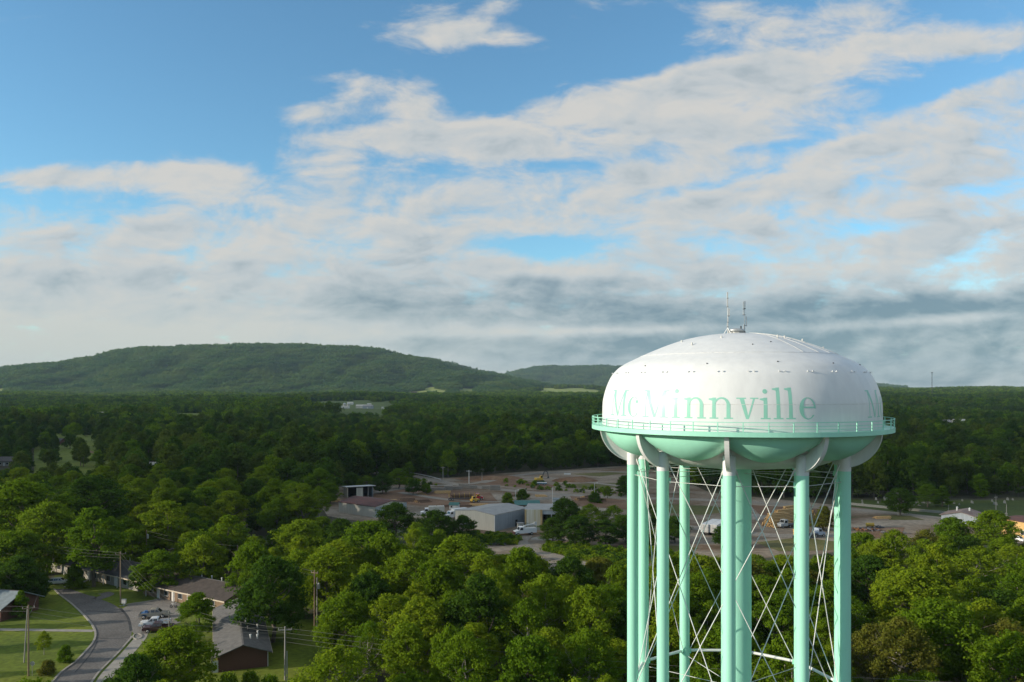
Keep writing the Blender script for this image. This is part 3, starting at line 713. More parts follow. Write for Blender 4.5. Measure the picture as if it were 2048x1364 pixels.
for i, pl in enumerate((G([(1140, 948), (1230, 944), (1262, 945), (1200, 953)]), G([(1150, 968), (1230, 966), (1250, 974), (1160, 976)]), G([(1262, 1006), (1420, 1012), (1500, 1020), (1400, 1030), (1262, 1022)]), G([(1510, 1085), (1600, 1075), (1690, 1085), (1690, 1100), (1560, 1103)]),
                        G([(1240, 1118), (1262, 1108), (1330, 1090), (1400, 1096), (1262, 1140)]), G([(1120, 1100), (1262, 1120), (1262, 1150), (1190, 1140)]), G([(1760, 1030), (1820, 1032), (1850, 1040), (1780, 1040)]))):
    flat('rough_grass_patch', pl, M_rough, .034 + .004 * i)
for i, pl in enumerate((G([(680, 998), (820, 976), (980, 985), (1000, 1008), (890, 1012), (760, 1006)]), G([(1000, 952), (900, 957), (980, 970), (1090, 980), (1120, 972), (1030, 960)]), G([(1140, 992), (1250, 1000), (1262, 1020), (1150, 1012)]),
                        G([(1500, 1010), (1640, 1018), (1680, 1030), (1520, 1030)]), G([(1710, 1055), (1810, 1055), (1800, 1075), (1720, 1078)]), G([(1190, 1095), (1262, 1088), (1262, 1105), (1210, 1108)]))):
    flat('bare_dirt', pl, M_dirt, .064 + .004 * i)
def sstrip(name, pts, w, m, z): return strip(name, smooth(pts), w, m, z)
sstrip('yard_track', [(720, 990), (800, 978), (860, 972), (940, 968), (1000, 958), (1080, 955), (1180, 965), (1262, 975)], 4.5, M_road, .10)
sstrip('yard_track', [(800, 985), (900, 1000), (1000, 1004), (1090, 998), (1140, 990)], 4, M_road, .105)
sstrip('yard_track', [(1050, 1072), (1040, 1085), (1070, 1100), (1150, 1125), (1262, 1150)], 5, M_road, .11)
sstrip('yard_track', [(1330, 1050), (1450, 1062), (1560, 1072), (1690, 1070)], 7, M_road, .115)
sstrip('yard_track', [(1262, 945), (1160, 943), (1040, 950), (960, 966)], 6, M_road, .12)
# the curving street
LC = [(60, 1420), (117, 1350), (148, 1326), (170, 1304), (186, 1285), (191, 1268), (184, 1250), (166, 1229), (141, 1206), (120, 1190), (108, 1178)]
RC_ = [(150, 1420), (186, 1357), (212, 1328), (234, 1306), (250, 1288), (262, 1272), (262, 1250), (250, 1228), (232, 1212), (205, 1200), (172, 1189), (140, 1178)]
lc, rc = smooth(LC, 8), smooth(RC_, 8)
def resample(c, n):
    d = [0]
    for a, b in zip(c, c[1:]): d.append(d[-1] + (b - a).length)
    s = np.linspace(0, d[-1], n); return [Vector((np.interp(q, d, [p.x for p in c]), np.interp(q, d, [p.y for p in c]), 0)) for q in s]
l2, r2 = resample(lc, 60), resample(rc, 60)
MB().add([(p.x, p.y, .03) for p in l2] + [(p.x, p.y, .03) for p in r2], [(i, i + 60, i + 61, i + 1) for i in range(59)]).build('street', M_asph)['kind'] = 'structure'
strip('kerb', l2, .35, M_conc, 0, h=.14)
strip('kerb', [p + Vector((.2, 0, 0)) for p in r2[:26]], .35, M_conc, 0, h=.14)
strip('pavement', [p + Vector((1.9, .2, 0)) for p in r2[:27]], 2.2, M_conc, .036)
flat('parking_lot', G([(258, 1234), (244, 1218), (262, 1207), (330, 1196), (362, 1208), (362, 1245), (340, 1252), (300, 1262), (276, 1275), (262, 1262)]), M_lot, .04)
strip('kerb', smooth([(238, 1213), (268, 1207), (300, 1203), (322, 1197), (345, 1196)]), .3, M_conc, 0, h=.15)
strip('kerb', smooth([(266, 1276), (268, 1270), (276, 1268), (283, 1271), (282, 1276), (274, 1279), (266, 1276)]), .25, M_conc, 0, h=.15)
strip('driveway', smooth([(172, 1194), (188, 1198), (206, 1194), (216, 1189), (206, 1186)]), 2.6, M_asph, .045)
strip('path', smooth([(-30, 1259), (60, 1260), (188, 1262)]), 1.5, M_conc, .042)
strip('path', smooth([(128, 1174), (150, 1170), (172, 1160)]), 1.6, M_conc, .042)
M_tar = mat('tar_repair', (.04, .04, .04), .8)
for pts, w in (([(172, 1222), (215, 1224), (246, 1227)], .3), ([(190, 1276), (228, 1278), (262, 1274)], .25), ([(240, 1216), (256, 1236), (262, 1262)], .5), ([(195, 1282), (180, 1310), (150, 1345)], .2)):
    strip('street_crack', smooth(pts), w, M_tar, .052)
# far fields
def field(name, umin, umax, y0, y1, m, dz):
    us = np.linspace(umin, umax, 26); ys = np.linspace(y0, y1, 30); U, Y = np.meshgrid(us, ys); X = U * Y
    Z = np.maximum(zg(X, Y), H1(X, Y)) + dz; i = np.arange(29)[:, None] * 26 + np.arange(25)[None, :]
    MB().add(np.stack([X, Y, Z], -1).reshape(-1, 3).tolist(), np.stack([i, i + 1, i + 27, i + 26], -1).reshape(-1, 4).tolist(), 0, True).build(name, m)['kind'] = 'structure'
field('farm_field', -.275, -.135, 1160, 2250, M_field, 1.2)
field('pasture', -.60, -.50, 430, 830, M_grass, .4)
field('pasture', -.44, -.37, 930, 1380, M_grass, 1.0)
field('hay_field', -.13, -.035, 3740, 4060, M_bright, 3.5)
field('hay_field', .022, .112, 3720, 4420, M_bright, 3.5)
field('hay_field', -.655, -.625, 3500, 4000, M_bright, 3.5)
strip('dirt_track', [Vector((at(px, d).x, d, 0)) for px, d in ((150, 620), (175, 600), (200, 560), (215, 540))], 3, M_dirt, .6)
strip('farm_lane', [Vector((at(px, 1430).x, 1430, 0)) for px in (690, 740, 800, 850)], 5, M_road, 10.2)
# ---------------------------------------------------------------- building materials
M_brick = mat('brown_brick', (.115, .052, .036), .9, scale=7, var=.25, sxyz=(1, 1, 3))
M_roofg = mat('grey_shingle', (.115, .108, .10), .92, scale=1.2, var=.22, sxyz=(1, 1, 1), bump=.15)
M_roofb = mat('dark_brown_shingle', (.058, .045, .037), .92, scale=1.0, var=.25, bump=.15)
M_roofd = mat('charcoal_shingle', (.05, .05, .052), .9, scale=1.0, var=.25)
M_roofblue = mat('blue_grey_shingle', (.19, .225, .235), .85, scale=1.0, var=.15)
M_fascia = mat('pale_fascia', (.52, .43, .32), .7, var=.06)
M_wood = mat('tan_wood_siding', (.19, .125, .075), .85, scale=2, sxyz=(4, 4, .4), var=.22)
M_glass = mat('window_glass', (.02, .025, .03), .08, spec=.8)
M_doorw = mat('white_door', (.6, .58, .54), .5)
M_metalw = mat('ribbed_metal_wall', (.50, .475, .40), .5, scale=1.4, sxyz=(2.2, 2.2, .08), var=.12)
M_metalb = mat('grey_metal_and_shade_side', (.30, .335, .36), .5, scale=1.4, sxyz=(2.2, 2.2, .08), var=.12)  # grey metal, also used to paint shade on the warehouse's right side
M_metalr = mat('grey_metal_roof', (.29, .275, .25), .5, scale=.5, var=.15)
M_rust = mat('rust_red_roof', (.13, .045, .032), .8, scale=.6, var=.4, col2=(.075, .035, .028))
M_rustp = mat('patchy_rust_roof', (.30, .25, .22), .8, scale=.8, col2=(.15, .07, .05), sxyz=(.4, 2, 1))
M_black = mat('black_door_and_bay_shade', (.018, .018, .02), .9)  # black for doors, and for shade painted inside the open bays
M_green = mat('green_metal_roof', (.035, .13, .115), .5, var=.15)
M_yell = mat('tan_yellow_wall', (.52, .33, .12), .8, var=.06)
M_pipe = mat('roof_pipe_white', (.6, .6, .57), .5)
M_block = mat('pale_block', (.30, .275, .23), .85, scale=2, var=.12)
def frame2(a, b):
    """origin at a, x axis along a->b, y axis to the left of it"""
    a, b = Vector(a[:2]), Vector(b[:2]); t = (b - a).normalized(); return a, t, Vector((-t.y, t.x)), (b - a).length
def house(name, label, cat, a, b, depth, eave, rise, mw, mr, over=.6, group=None, ridge='x', wins=(), doors=(), fascia=None, vents=(), chimney=None, gable=None, posts=()):
    """a->b is the front wall on the ground, the house lies to its left; everything in local x (along) and y (inwards)"""
    o, t, n, Lx = frame2(a, b); rz = math.atan2(t.y, t.x); root = thing(name, label, cat, (o.x, o.y, 0), rz, group)
    mb = MB(); D = depth
    if ridge == 'x':
        mb.poly([(0, 0), (Lx, 0), (Lx, D), (0, D)], -.3, eave)
        for x0 in (0, Lx): 
            tri = [(x0, 0, eave), (x0, D, eave), (x0, D / 2, eave + rise)]; mb.add(tri, [(0, 1, 2) if x0 else (0, 2, 1)])
    else:
        mb.poly([(0, 0), (Lx, 0), (Lx, D), (0, D)], -.3, eave)
        for y0 in (0, D): mb.add([(0, y0, eave), (Lx, y0, eave), (Lx / 2, y0, eave + rise)], [(0, 1, 2) if not y0 else (0, 2, 1)])
    mb.build('wall', [mw], root)
    th = .16; mb = MB()
    if ridge == 'x':
        s = rise / (D / 2); ze = eave - over * s + .05
        pr = [(-over, ze), (D / 2, eave + rise + .05), (D + over, ze), (D + over, ze + th), (D / 2, eave + rise + .05 + th), (-over, ze + th)]
        mb.extr(pr, (-over, 0, 0), (0, 1, 0), (0, 0, 1), (Lx + 2 * over, 0, 0))
    else:
        s = rise / (Lx / 2); ze = eave - over * s + .05
        pr = [(-over, ze), (Lx / 2, eave + rise + .05), (Lx + over, ze), (Lx + over, ze + th), (Lx / 2, eave + rise + .05 + th), (-over, ze + th)]
        mb.extr(pr, (0, -over, 0), (1, 0, 0), (0, 0, 1), (0, D + 2 * over, 0))
    rf = mb.build('roof', mr, root)
    if fascia:
        mb = MB()
        if ridge == 'x': mb.box((Lx / 2, -over - .02, ze + .02), (Lx + 2 * over, .05, .26))
        else: mb.box((-over - .02, D / 2, ze + .02), (.05, D + 2 * over, .26)); mb.box((Lx + over + .02, D / 2, ze + .02), (.05, D + 2 * over, .26))
        mb.build('fascia', fascia, root)
        mb = MB()
        if ridge == 'x': mb.box((Lx / 2, D / 2, eave + rise + .2), (Lx + 2 * over, .3, .06))
        else: mb.box((Lx / 2, D / 2, eave + rise + .2), (.3, D + 2 * over, .06))
        mb.build('ridge_cap', M_roofg, rf)
    for x, y in vents:
        s0 = 1 - (abs(y - D / 2) / (D / 2) if ridge == 'x' else abs(x - Lx / 2) / (Lx / 2)); z = eave + rise * s0
        k = (int(x * 7 + y * 3)) % 3
        MB().cyl((x, y, z - .1), (x, y, z + .85), .13, .13, 8).cyl((x, y, z + .85), (x, y, z + 1.0), .2, .16, 8).build('roof_pipe', M_pipe if k else M_dark, rf)
    for x, z, w, h in wins:
        f = MB().box((x, -.03, z), (w + .2, .08, h + .2)).build('window', M_doorw, root); MB().box((x, -.085, z), (w, .03, h)).build('pane', M_glass, f)
    for x, w, h in doors:
        f = MB().box((x, -.035, h / 2), (w, .07, h)).build('door', M_doorw, root); MB().cyl((x + w * .35, -.08, h * .48), (x + w * .35, -.14, h * .48), .04, .04, 6).build('handle', M_galv, f)
    if chimney: MB().box((chimney[0], chimney[1], eave + rise + .1), (.8, .8, 1.6)).box((chimney[0], chimney[1], eave + rise + .95), (.95, .95, .12)).build('chimney', M_brick, rf)
    if posts:
        for x, y in posts: MB().box((x, y, eave / 2), (.16, .16, eave)).build('porch_post', M_doorw, root)
    return root
# brick gable building: ridge runs away from the camera, gable end towards it
gd = Vector((-.355, .935)); gl_ = Vector((gd.y, -gd.x)) # along the ridge, and across to the right
gc0 = Vector((-45.9, 135.6))
house('brick_apartment', 'brown brick gable ended building with long grey shingle roof beside the street', 'apartment building', gc0 - gl_ * 3.9, gc0 + gl_ * 4.1, 30.5, 2.75, 1.45, M_brick, M_roofg, .75, ridge='y', fascia=M_fascia,
      vents=[(5.4, 4), (6.6, 5), (5.2, 9), (5.0, 14), (6.8, 7.5), (5.0, 19), (4.9, 26), (7.0, 12), (6.9, 17), (5.6, 23)], group='apartment buildings')
root = bpy.data.objects['brick_apartment']
MB().box((-.9, 2.2, 1.35), (.35, 3.6, 2.7)).build('porch_wall', M_block, root)
MB().box((8.06, .08, 1.4), (.12, .14, 2.8)).build('downpipe', M_doorw, root)
o = MB().box((-.4, -.05, 1.0), (.9, .08, 2.0)).build('door', M_doorw, root); MB().cyl((-.1, -.1, 1.0), (-.1, -.16, 1.0), .05, .05, 6).build('handle', M_galv, o)
for y in (5, 9, 13, 18, 22, 26):
    f = MB().box((-.04, y, 1.5), (.1, 1.5, 1.2)).build('window', M_doorw, root); MB().box((-.1, y, 1.5), (.03, 1.3, 1.0)).build('pane', M_glass, f)
W1 = [(x, 1.45, 1.3, 1.1) for x in (3, 8.5, 13.5, 19, 24.5)]
house('wood_apartment', 'long low building with dark brown roof and tan siding behind the parked pickups', 'apartment building', (-85.5, 184.8), (-61.2, 169.8), 10.5, 2.7, 1.75, M_wood, M_roofb, .8, wins=W1, doors=[(5.6, .95, 2.05), (11, .95, 2.05), (21.6, .95, 2.05)], fascia=M_fascia,
      vents=[(6, 6.2), (9, 5.8), (13, 6), (16, 6.4), (20, 6), (23, 5.6), (25, 6.4)], group='apartment buildings', posts=[(2, -.7), (7, -.7), (12, -.7), (17, -.7), (22, -.7)])
house('wood_apartment', 'long low dark roofed building with sunlit eaves beyond the leaning street trees', 'apartment building', (-121, 209), (-88, 187.5), 10.5, 2.8, 1.75, M_block, M_roofd, .9, wins=[(x, 1.45, 1.4, 1.2) for x in (4, 9, 15, 21, 27, 34)], doors=[(6.6, 1, 2.05), (18, 1, 2.05), (30, 1, 2.05)], fascia=M_fascia,
      vents=[(7, 6), (12, 6.2), (19, 5.9), (26, 6.1), (33, 6)], group='apartment buildings', posts=[(2, -.8), (8, -.8), (14, -.8), (20, -.8), (26, -.8), (32, -.8)])
house('bungalow', 'bungalow with charcoal hip roof half hidden by trees beyond the street', 'house', (-137, 226), (-117, 221), 11, 2.7, 2.0, M_brick, M_roofd, .7, wins=[(4, 1.5, 1.4, 1.1), (15, 1.5, 1.4, 1.1)], doors=[(9, 1, 2.05)], vents=[(6, 6), (12, 6)], group='houses among the trees')
house('bungalow', 'small dark roofed house with white trim seen between trees behind the street', 'house', (-113, 232), (-102, 230), 9, 2.6, 1.8, M_block, M_roofd, .6, wins=[(3, 1.5, 1.3, 1.1), (7, 1.5, 1.3, 1.1)], doors=[(5, .9, 2.0)], fascia=M_doorw, group='houses among the trees')
house('bungalow', 'brick house with blue grey roof cut by the left edge', 'house', (-121, 167), (-104.6, 163), 9.5, 2.9, 2.1, M_brick, M_roofblue, .8, wins=[(5, 1.5, 1.4, 1.1), (13.5, 1.5, 1.4, 1.1)], doors=[(9.5, 1, 2.05)], fascia=M_doorw, group='houses among the trees')
# industrial sheds
def rib_wall(mb, p, q, h0, h1, n, out, mi=0):
    p, q = Vector(p), Vector(q); t = (q - p)
    for i in range(n):
        c = p + t * ((i + .5) / n); hh = h0 + (h1 - h0) * ((i + .5) / n)
        mb.box((c.x + out[0] * .03, c.y + out[1] * .03, hh / 2), (t.length * .12 / n * 2, .07, hh - .05), math.atan2(t.y, t.x), mi)
wa, wb = Vector((-19.6, 275.4)), Vector((-5.9, 265.5))
house('warehouse', 'large pale grey metal warehouse with broad low gable roof beside the gravel drive', 'warehouse', wa, wb, 19.5, 5.3, .95, M_metalw, M_metalr, .12, ridge='y', group='sheds around the lumber yard')
root = bpy.data.objects['warehouse']; Lw = (wb - wa).length
mb = MB()
for i in range(26):
    x = (i + .5) / 26 * Lw; hh = 5.25 + .95 * (1 - abs(x - Lw / 2) / (Lw / 2)); mb.box((x, -.02, hh / 2), (.07, .06, hh - .1))
mb.build('wall_rib', M_metalw, root)
MB().box((Lw + .03, 9.7, 2.62), (.08, 19.4, 5.2)).build('side_wall', M_metalb, root)  # darker sheet paints in the shade on this side of the warehouse
mb = MB()
for i in range(28): mb.box((Lw + .08, .4 + i * .69, 2.6), (.06, .07, 5.1))
mb.build('side_rib', M_metalb, root)  # ribs in the same painted shade tone
MB().box((Lw + .14, 12.5, 1.15), (.06, 1.2, 2.3)).build('door', M_black, root)
MB().box((Lw + .06, .06, 2.65), (.24, .2, 5.3)).build('corner_trim', M_grey, root)
r = thing('tall_shed', 'tall shed with rust streaked pale front panel and dark open bay, right of the warehouse', 'shed', (4.3, 268.6, 0), R_(-6), 'sheds around the lumber yard')
M_streak = mat('rust_streaked_panel', (.50, .50, .44), .6, scale=.9, col2=(.38, .34, .22), sxyz=(1.6, 1.6, .08))
M_rustedge = mat('rusty_edge', (.42, .33, .17), .7, scale=1.2, col2=(.30, .20, .09), sxyz=(1, 1, .3))
MB().box((3.0, 0, 3.45), (5.0, .25, 6.9)).build('front_panel', M_streak, r)
MB().box((.3, -.02, 3.45), (.6, .3, 6.9)).build('panel_edge', M_rustedge, r); MB().box((5.6, -.02, 3.45), (.7, .3, 6.9)).build('panel_edge', M_rustedge, r)
MB().box((.15, 7, 3.2), (.25, 13.6, 6.4)).build('side_wall', M_metalb, r); MB().box((6, 14, 3.1), (12, .25, 6.2)).build('back_wall', M_metalb, r)
MB().box((6.4, 7.1, 6.75), (13, 14.4, .25)).box((6.4, 7.1, 6.55), (12.6, 14, .14), 0, 1).build('roof', [M_metalr, M_black], r)  # underside coloured black to stand for shade under the roof
MB().box((9.2, .15, 6.0), (6.6, .15, 1.3)).build('bay_header', M_metalb, r)
for x in (9.0, 12.4): MB().box((x, .2, 2.7), (.3, .3, 5.4)).build('bay_post', M_galv, r)
MB().box((9, 9, 2.7), (6.6, .2, 5.4)).build('bay_shade_panel', M_black, r)  # black sheet standing in for the shade inside the bay
r = thing('lean_to', 'small grey lean-to cabin against the warehouse side wall', 'cabin', (2.0, 266.2, 0), R_(12), 'sheds around the lumber yard')
MB().poly([(0, 0), (2.0, 0), (2.0, 1.8), (0, 1.8)], -.1, 2.5).build('wall', M_metalw, r); MB().box((1, .9, 2.58), (2.3, 2.1, .14)).build('roof', M_metalr, r); MB().box((1.2, -.03, 1.0), (.8, .06, 2.0)).build('door', M_black, r)
r = thing('open_shed', 'open fronted white metal shed with single slope roof at the back of the yard', 'shed', (-71, 344.5, 0), R_(24), 'sheds around the lumber yard')
MB().box((0, 4.2, 2.2), (.2, 8.4, 4.4)).build('side_wall', M_metalw, r); MB().box((11, 4.2, 2.3), (.2, 8.4, 4.6)).build('side_wall', M_metalb, r); MB().box((5.5, 8.4, 2.0), (11, .2, 4.0)).build('back_wall', M_metalb, r)
MB().box((5.2, .1, 2.2), (2.9, .16, 4.4)).build('front_panel', M_metalw, r)
MB().extr([(-1.0, 4.95), (9.2, 4.1), (9.2, 4.35), (-1.0, 5.2)], (-.8, 0, 0), (0, 1, 0), (0, 0, 1), (12.8, 0, 0)).build('roof', M_grey, r)
MB().box((5.5, 7.9, 2.0), (10.6, .1, 3.9)).build('bay_shade_panel', M_black, r); MB().box((8.9, .1, 2.2), (.2, .2, 4.4)).build('bay_post', M_galv, r)  # black sheet before the back wall paints the shade in the bays
house('rust_roof_shed', 'white metal shed with rust red roof and vines, in front of the open shed', 'shed', (-66.8, 307), (-50.5, 294), 16, 3.9, 1.3, M_metalw, M_rust, .3, group='sheds around the lumber yard')
MB().box((20.87, 8, 1.9), (.08, 15.9, 3.8)).build('side_wall', M_metalb, bpy.data.objects['rust_roof_shed'])
house('green_roof_office', 'low yard office with dark green roof behind the warehouse', 'office', (1.5, 309), (10.5, 309.5), 6.5, 2.5, 1.1, M_wood, M_green, .5, wins=[(2, 1.4, 1.2, .9), (6.5, 1.4, 1.2, .9)], doors=[(4.2, .9, 2)], group='sheds around the lumber yard')
house('guard_hut', 'tiny white hut with green grey roof left of the warehouse roof', 'hut', (-24.6, 313), (-21.2, 312.4), 2.8, 1.9, .7, M_doorw, M_green, .3, wins=[(.8, 1.2, .6, .7)], doors=[(2.3, .8, 1.8)], group='sheds around the lumber yard')
r = thing('scale_hut', 'small blue grey box hut beside the lamp pole in the yard', 'hut', (16.6, 325, 0), R_(-8), 'sheds around the lumber yard')
MB().poly([(0, 0), (2.4, 0), (2.4, 2.4), (0, 2.4)], -.1, 2.3).build('wall', M_metalb, r); MB().extr([(-.25, 2.3), (2.65, 2.55), (2.65, 2.7), (-.25, 2.45)], (-.25, 0, 0), (0, 1, 0), (0, 0, 1), (2.9, 0, 0)).build('roof', M_roofblue, r); MB().box((1.7, -.03, 1), (.8, .06, 1.9)).build('door', M_black, r)
house('rusty_roof_shed', 'weathered shed with patchy rusted roof at the right end of the gravel yard', 'shed', (152.5, 283), (161.5, 275), 11, 2.8, 1.5, M_metalb, M_rustp, .6, ridge='y', wins=[(6, 1.5, 1.2, 1)], group='sheds around the lumber yard')
for x in (3.5, 7.5): MB().cyl((x, 7, 3.5), (x, 7, 5.0), .3, .3, 10).cyl((x, 7, 5.0), (x, 7, 5.3), .45, .1, 10).build('roof_vent', M_pipe, bpy.data.objects['rusty_roof_shed'])
house('yellow_building', 'tan yellow walled building cut by the right edge', 'building', (160.6, 262), (164.2, 251), 14, 4.9, .5, M_yell, M_rust, .25, wins=[(3, 1.6, 1.2, 1.3), (8, 1.6, 1.2, 1.3)])
# far houses and the farm
def farhouse(px, py_base, w, label, mw, mr, cat='house', z0=0.0, dp=9, eave=3, rise=2.2, clear=150, grp='distant houses', d=None, name='far_house'):
    d = d or (H - z0) * F / (py_base - HOR); x = (px - 1024) / F * d; z0 = float(zg(x, d))
    r = house(name, label, cat, (x - w / 2, d), (x + w / 2, d), dp, eave, rise, mw, mr, .5, grp, wins=[(w * .25, 1.5, 1.2, 1.1), (w * .72, 1.5, 1.2, 1.1)], doors=[(w * .5, 1, 2)]); r.location.z = z0
    CLEAR.append((x, d, w / 2 + 5, clear)); return r
farhouse(102, 890, 15, 'brick house with charcoal roof alone on the left hillside lawn', M_brick, M_roofd, clear=0)
farhouse(300, 938, 5, 'tiny white cabin showing between dark trees left of the yard', M_doorw, M_metalw, 'cabin', clear=130, eave=2.6, rise=1)
farhouse(205, 838, 20, 'pale roofed house in the far woods at left', M_doorw, M_metalw, clear=260, eave=4)
farhouse(252, 838, 18, 'white walled house right of the pale roofed one in the far left woods', M_block, M_metalw, clear=260, eave=4)
farhouse(873, 815, 30, 'long white roof poking through the far canopy left of the tank', M_doorw, M_metalw, 'barn', clear=420, eave=6)
farhouse(1093, 806, 46, 'blue white roof deep in the canopy just left of the tank', M_doorw, M_metalw, 'barn', clear=520, eave=6)
farhouse(1817, 846, 18, 'grey roofed house in dark woods nearest the tank railing at right', M_block, M_metalr, clear=230, eave=4.5)
farhouse(1890, 853, 16, 'cream house with low roof in the right hand woods', M_block, M_metalr, clear=200, eave=4)
farhouse(1922, 852, 14, 'white house with bright gable in the right hand woods', M_doorw, M_metalw, clear=200, eave=4.5)
farhouse(2046, 830, 22, 'pinkish house at the right edge among dark trees', M_brick, M_roofb, clear=260, eave=4.5)
farhouse(8, 932, 9, 'grey roofed house at the left edge in shade', M_block, M_roofg, clear=70)
DF = 1500.0
def farm(px, d): x = (px - 1024) / F * d; return x, d, float(zg(x, d)) + 1.2
for px, nm in ((689, 'left of two white grain silos on the distant farm'), (696.5, 'right of two white grain silos on the distant farm')):
    x, y, z = farm(px, DF); r = thing('grain_silo', nm, 'silo', (x, y, z), 0, 'farm silos')
    MB().lathe([(3.0, -.5), (3.0, 8.2)], n=24).build('silo_wall', M_metalw, r); MB().lathe([(3.15, 8.2), (1.2, 9.8), (.4, 10.2), (.01, 10.3)], n=24).build('silo_roof', M_galv, r)
    mb = MB(); [ring(mb, 2.99, z_, .12, .06, 24) for z_ in (1.5, 3, 4.5, 6, 7.5)]; mb.build('silo_hoop', M_galv, r)
for px, d, w, dp, e_, ri, mw, mr, lab in ((690, 1470, 13, 8, 3.2, 1.2, M_doorw, M_metalw, 'low white shed under the grain silos'), (722, 1540, 20, 10, 4.5, 2.5, M_metalw, M_metalw, 'farm barn with white roof right of the silos'), (735, 1480, 18, 14, 4.2, 2.4, M_metalb, M_metalr, 'blue grey barn in the farm row'),
                                     (767, 1475, 7, 6, 3, 1, M_doorw, M_metalw, 'tiny white shed right of the farm barns'), (700, 1950, 14, 9, 4, 2, M_doorw, M_metalw, 'white house at the back edge of the farm field'), (738, 1900, 9, 7, 3.5, 1.5, M_doorw, M_metalw, 'small white building behind the farm barns')):
    x, y, z = farm(px, d); r = house('farm_barn', lab, 'barn', (x - w / 2, y), (x + w / 2, y), dp, e_, ri, mw, mr, .4, 'farm buildings', doors=[(w * .5, 2.4, 2.8)]); r.location.z = z
x, y = (828 - 1024) / F * 3900, 3900.0
r = house('far_house', 'brick farmhouse at the foot of the hill by the hay field', 'house', (x - 14, y), (x + 14, y), 14, 6, 4, M_brick, M_roofb, .5, 'distant houses'); r.location.z = max(float(zg(x, y)), float(H1(x, y))) + 3
# cell tower on the right horizon
d = 2700.0; x = (1864 - 1024) / F * d; zb = float(zg(x, d)); r = thing('cell_tower', 'slim lattice mast on the right hand horizon', 'radio mast', (x, d, zb))
hh = H + 31 * d / F - zb; mb = MB()
for i in range(3):
    a = i * 2.094; mb.cyl((2.2 * math.cos(a), 2.2 * math.sin(a), 0), (.9 * math.cos(a), .9 * math.sin(a), hh), .28, .22, 5)
n = 16
for k in range(n):
    f0, f1 = k / n, (k + 1) / n
    for i in range(3):
        a, b = i * 2.094, (i + 1) * 2.094; r0, r1 = 2.2 - 1.3 * f0, 2.2 - 1.3 * f1
        mb.cyl((r0 * math.cos(a), r0 * math.sin(a), hh * f0), (r1 * math.cos(b), r1 * math.sin(b), hh * f1), .14, .14, 4)
mb.build('lattice', M_dark, r)
mb = MB()
for i in range(9): a = i * .698; mb.box((2.6 * math.cos(a), 2.6 * math.sin(a), hh - 2.4), (.5, .5, 2.6), a)
mb.lathe([(2.5, hh - 3.2), (2.6, hh - 3.2), (2.6, hh - 2.9), (2.5, hh - 2.9)], n=18); mb.build('antenna_array', M_dark, r); MB().cyl((0, 0, hh - 3), (0, 0, hh + 4), .12, .06, 5).build('lightning_rod', M_dark, r)
# ---------------------------------------------------------------- poles and wires
M_pole = mat('weathered_pole', (.23, .165, .105), .9, scale=2, sxyz=(3, 3, .2), var=.25)
M_poleg = mat('grey_pole', (.30, .28, .25), .9, scale=2, sxyz=(3, 3, .2), var=.2)
M_wire = mat('wire', (.15, .145, .13), .6)
def pole(px, py, top_y, label, arm=None, trans=False, lean=0.0, m=None, r=.15, lamp=False, h=None, d=None, braces=True):
    p = P(px, py) if d is None else at(px, d); h = h or H - (top_y - HOR) * p.y / F
    t = thing('utility_pole' if not lamp else 'lamp_pole', label, 'utility pole' if not lamp else 'lamp pole', p, 0, 'utility poles and lamp poles')
    MB().cyl((0, 0, -.3), (lean, 0, h), r, r * .68, 10).build('pole', m or M_pole, t)
    if arm:
        a = Matrix.Rotation(arm[1], 3, 'Z'); w = arm[0]; mb = MB().box((lean, 0, h - .55), (w, .12, .14), arm[1]); c = mb.build('crossarm', m or M_pole, t)
        mb = MB()
        for s in (-.46, 0, .46): q = a @ Vector((s * w, 0, 0)); mb.cyl((lean + q.x, q.y, h - .5), (lean + q.x, q.y, h - .22), .06, .045, 6)
        mb.build('insulators', M_poleg, c)
    if trans:
        q = MB().cyl((lean + .36, -.1, h - 2.2), (lean + .36, -.1, h - 1.2), .26, .26, 12).cyl((lean + .36, -.1, h - 1.2), (lean + .36, -.1, h - 1.0), .1, .07, 6).build('transformer', M_galv, t)
    if lamp:
        MB().cyl((lean, 0, h - .1), (lean + 1.1, -.2, h + .15), .05, .04, 6).build('lamp_arm', m or M_poleg, t); MB().box((lean + 1.25, -.22, h + .12), (.6, .28, .14), 0, 0, .7).build('lamp_head', M_pipe, t)
    return Vector((p.x + lean, p.y, h))
pA = pole(57, 1352, 1210, 'sunlit brown utility pole on the lawn at bottom left', (1.8, .5))
pA2 = pole(48, 1325, 1213, 'thinner grey pole just behind the sunlit pole at bottom left', m=M_poleg, lean=.6, r=.12)
pB = pole(241, 1207, 1103, 'tall utility pole on the lawn beside the cul-de-sac entrance', (2.2, .3))
pC = pole(293, 1150, 1064, 'utility pole carrying a transformer among trees behind the long roof', trans=True, d=206, h=11.2)
pD = pole(475, 1178, 1091, 'bare sunlit wooden pole behind the dark brown roof', d=190, h=10.4)
pE = pole(629, 1258, 1140, 'sunlit wooden pole on grass right of the big dark tree', (1.6, -.4))
pE2 = pole(634, 1259, 1155, 'grey pole with transformer paired with the sunlit wooden pole', m=M_poleg, trans=True, r=.12)
pF = pole(570, 1360, 1253, 'dark utility pole in front of the brick gable', (2.2, .15), m=M_poleg)
pF2 = pole(574, 1372, 1302, 'short pale stub pole leaning beside the dark utility pole', m=M_poleg, r=.12)
pG = pole(648, 1300, 1217, 'small white post among trees right of the grey paired pole', m=M_doorw, r=.07, d=142)
pH = pole(338, 1268, 1222, 'short pole with crossarm at the edge of the parking lot', (1.9, .5), m=M_poleg, r=.11)
pI = pole(886, 962, 933, 'left slim pole beside the far yard road', (2.2, .2), m=M_poleg, r=.17)
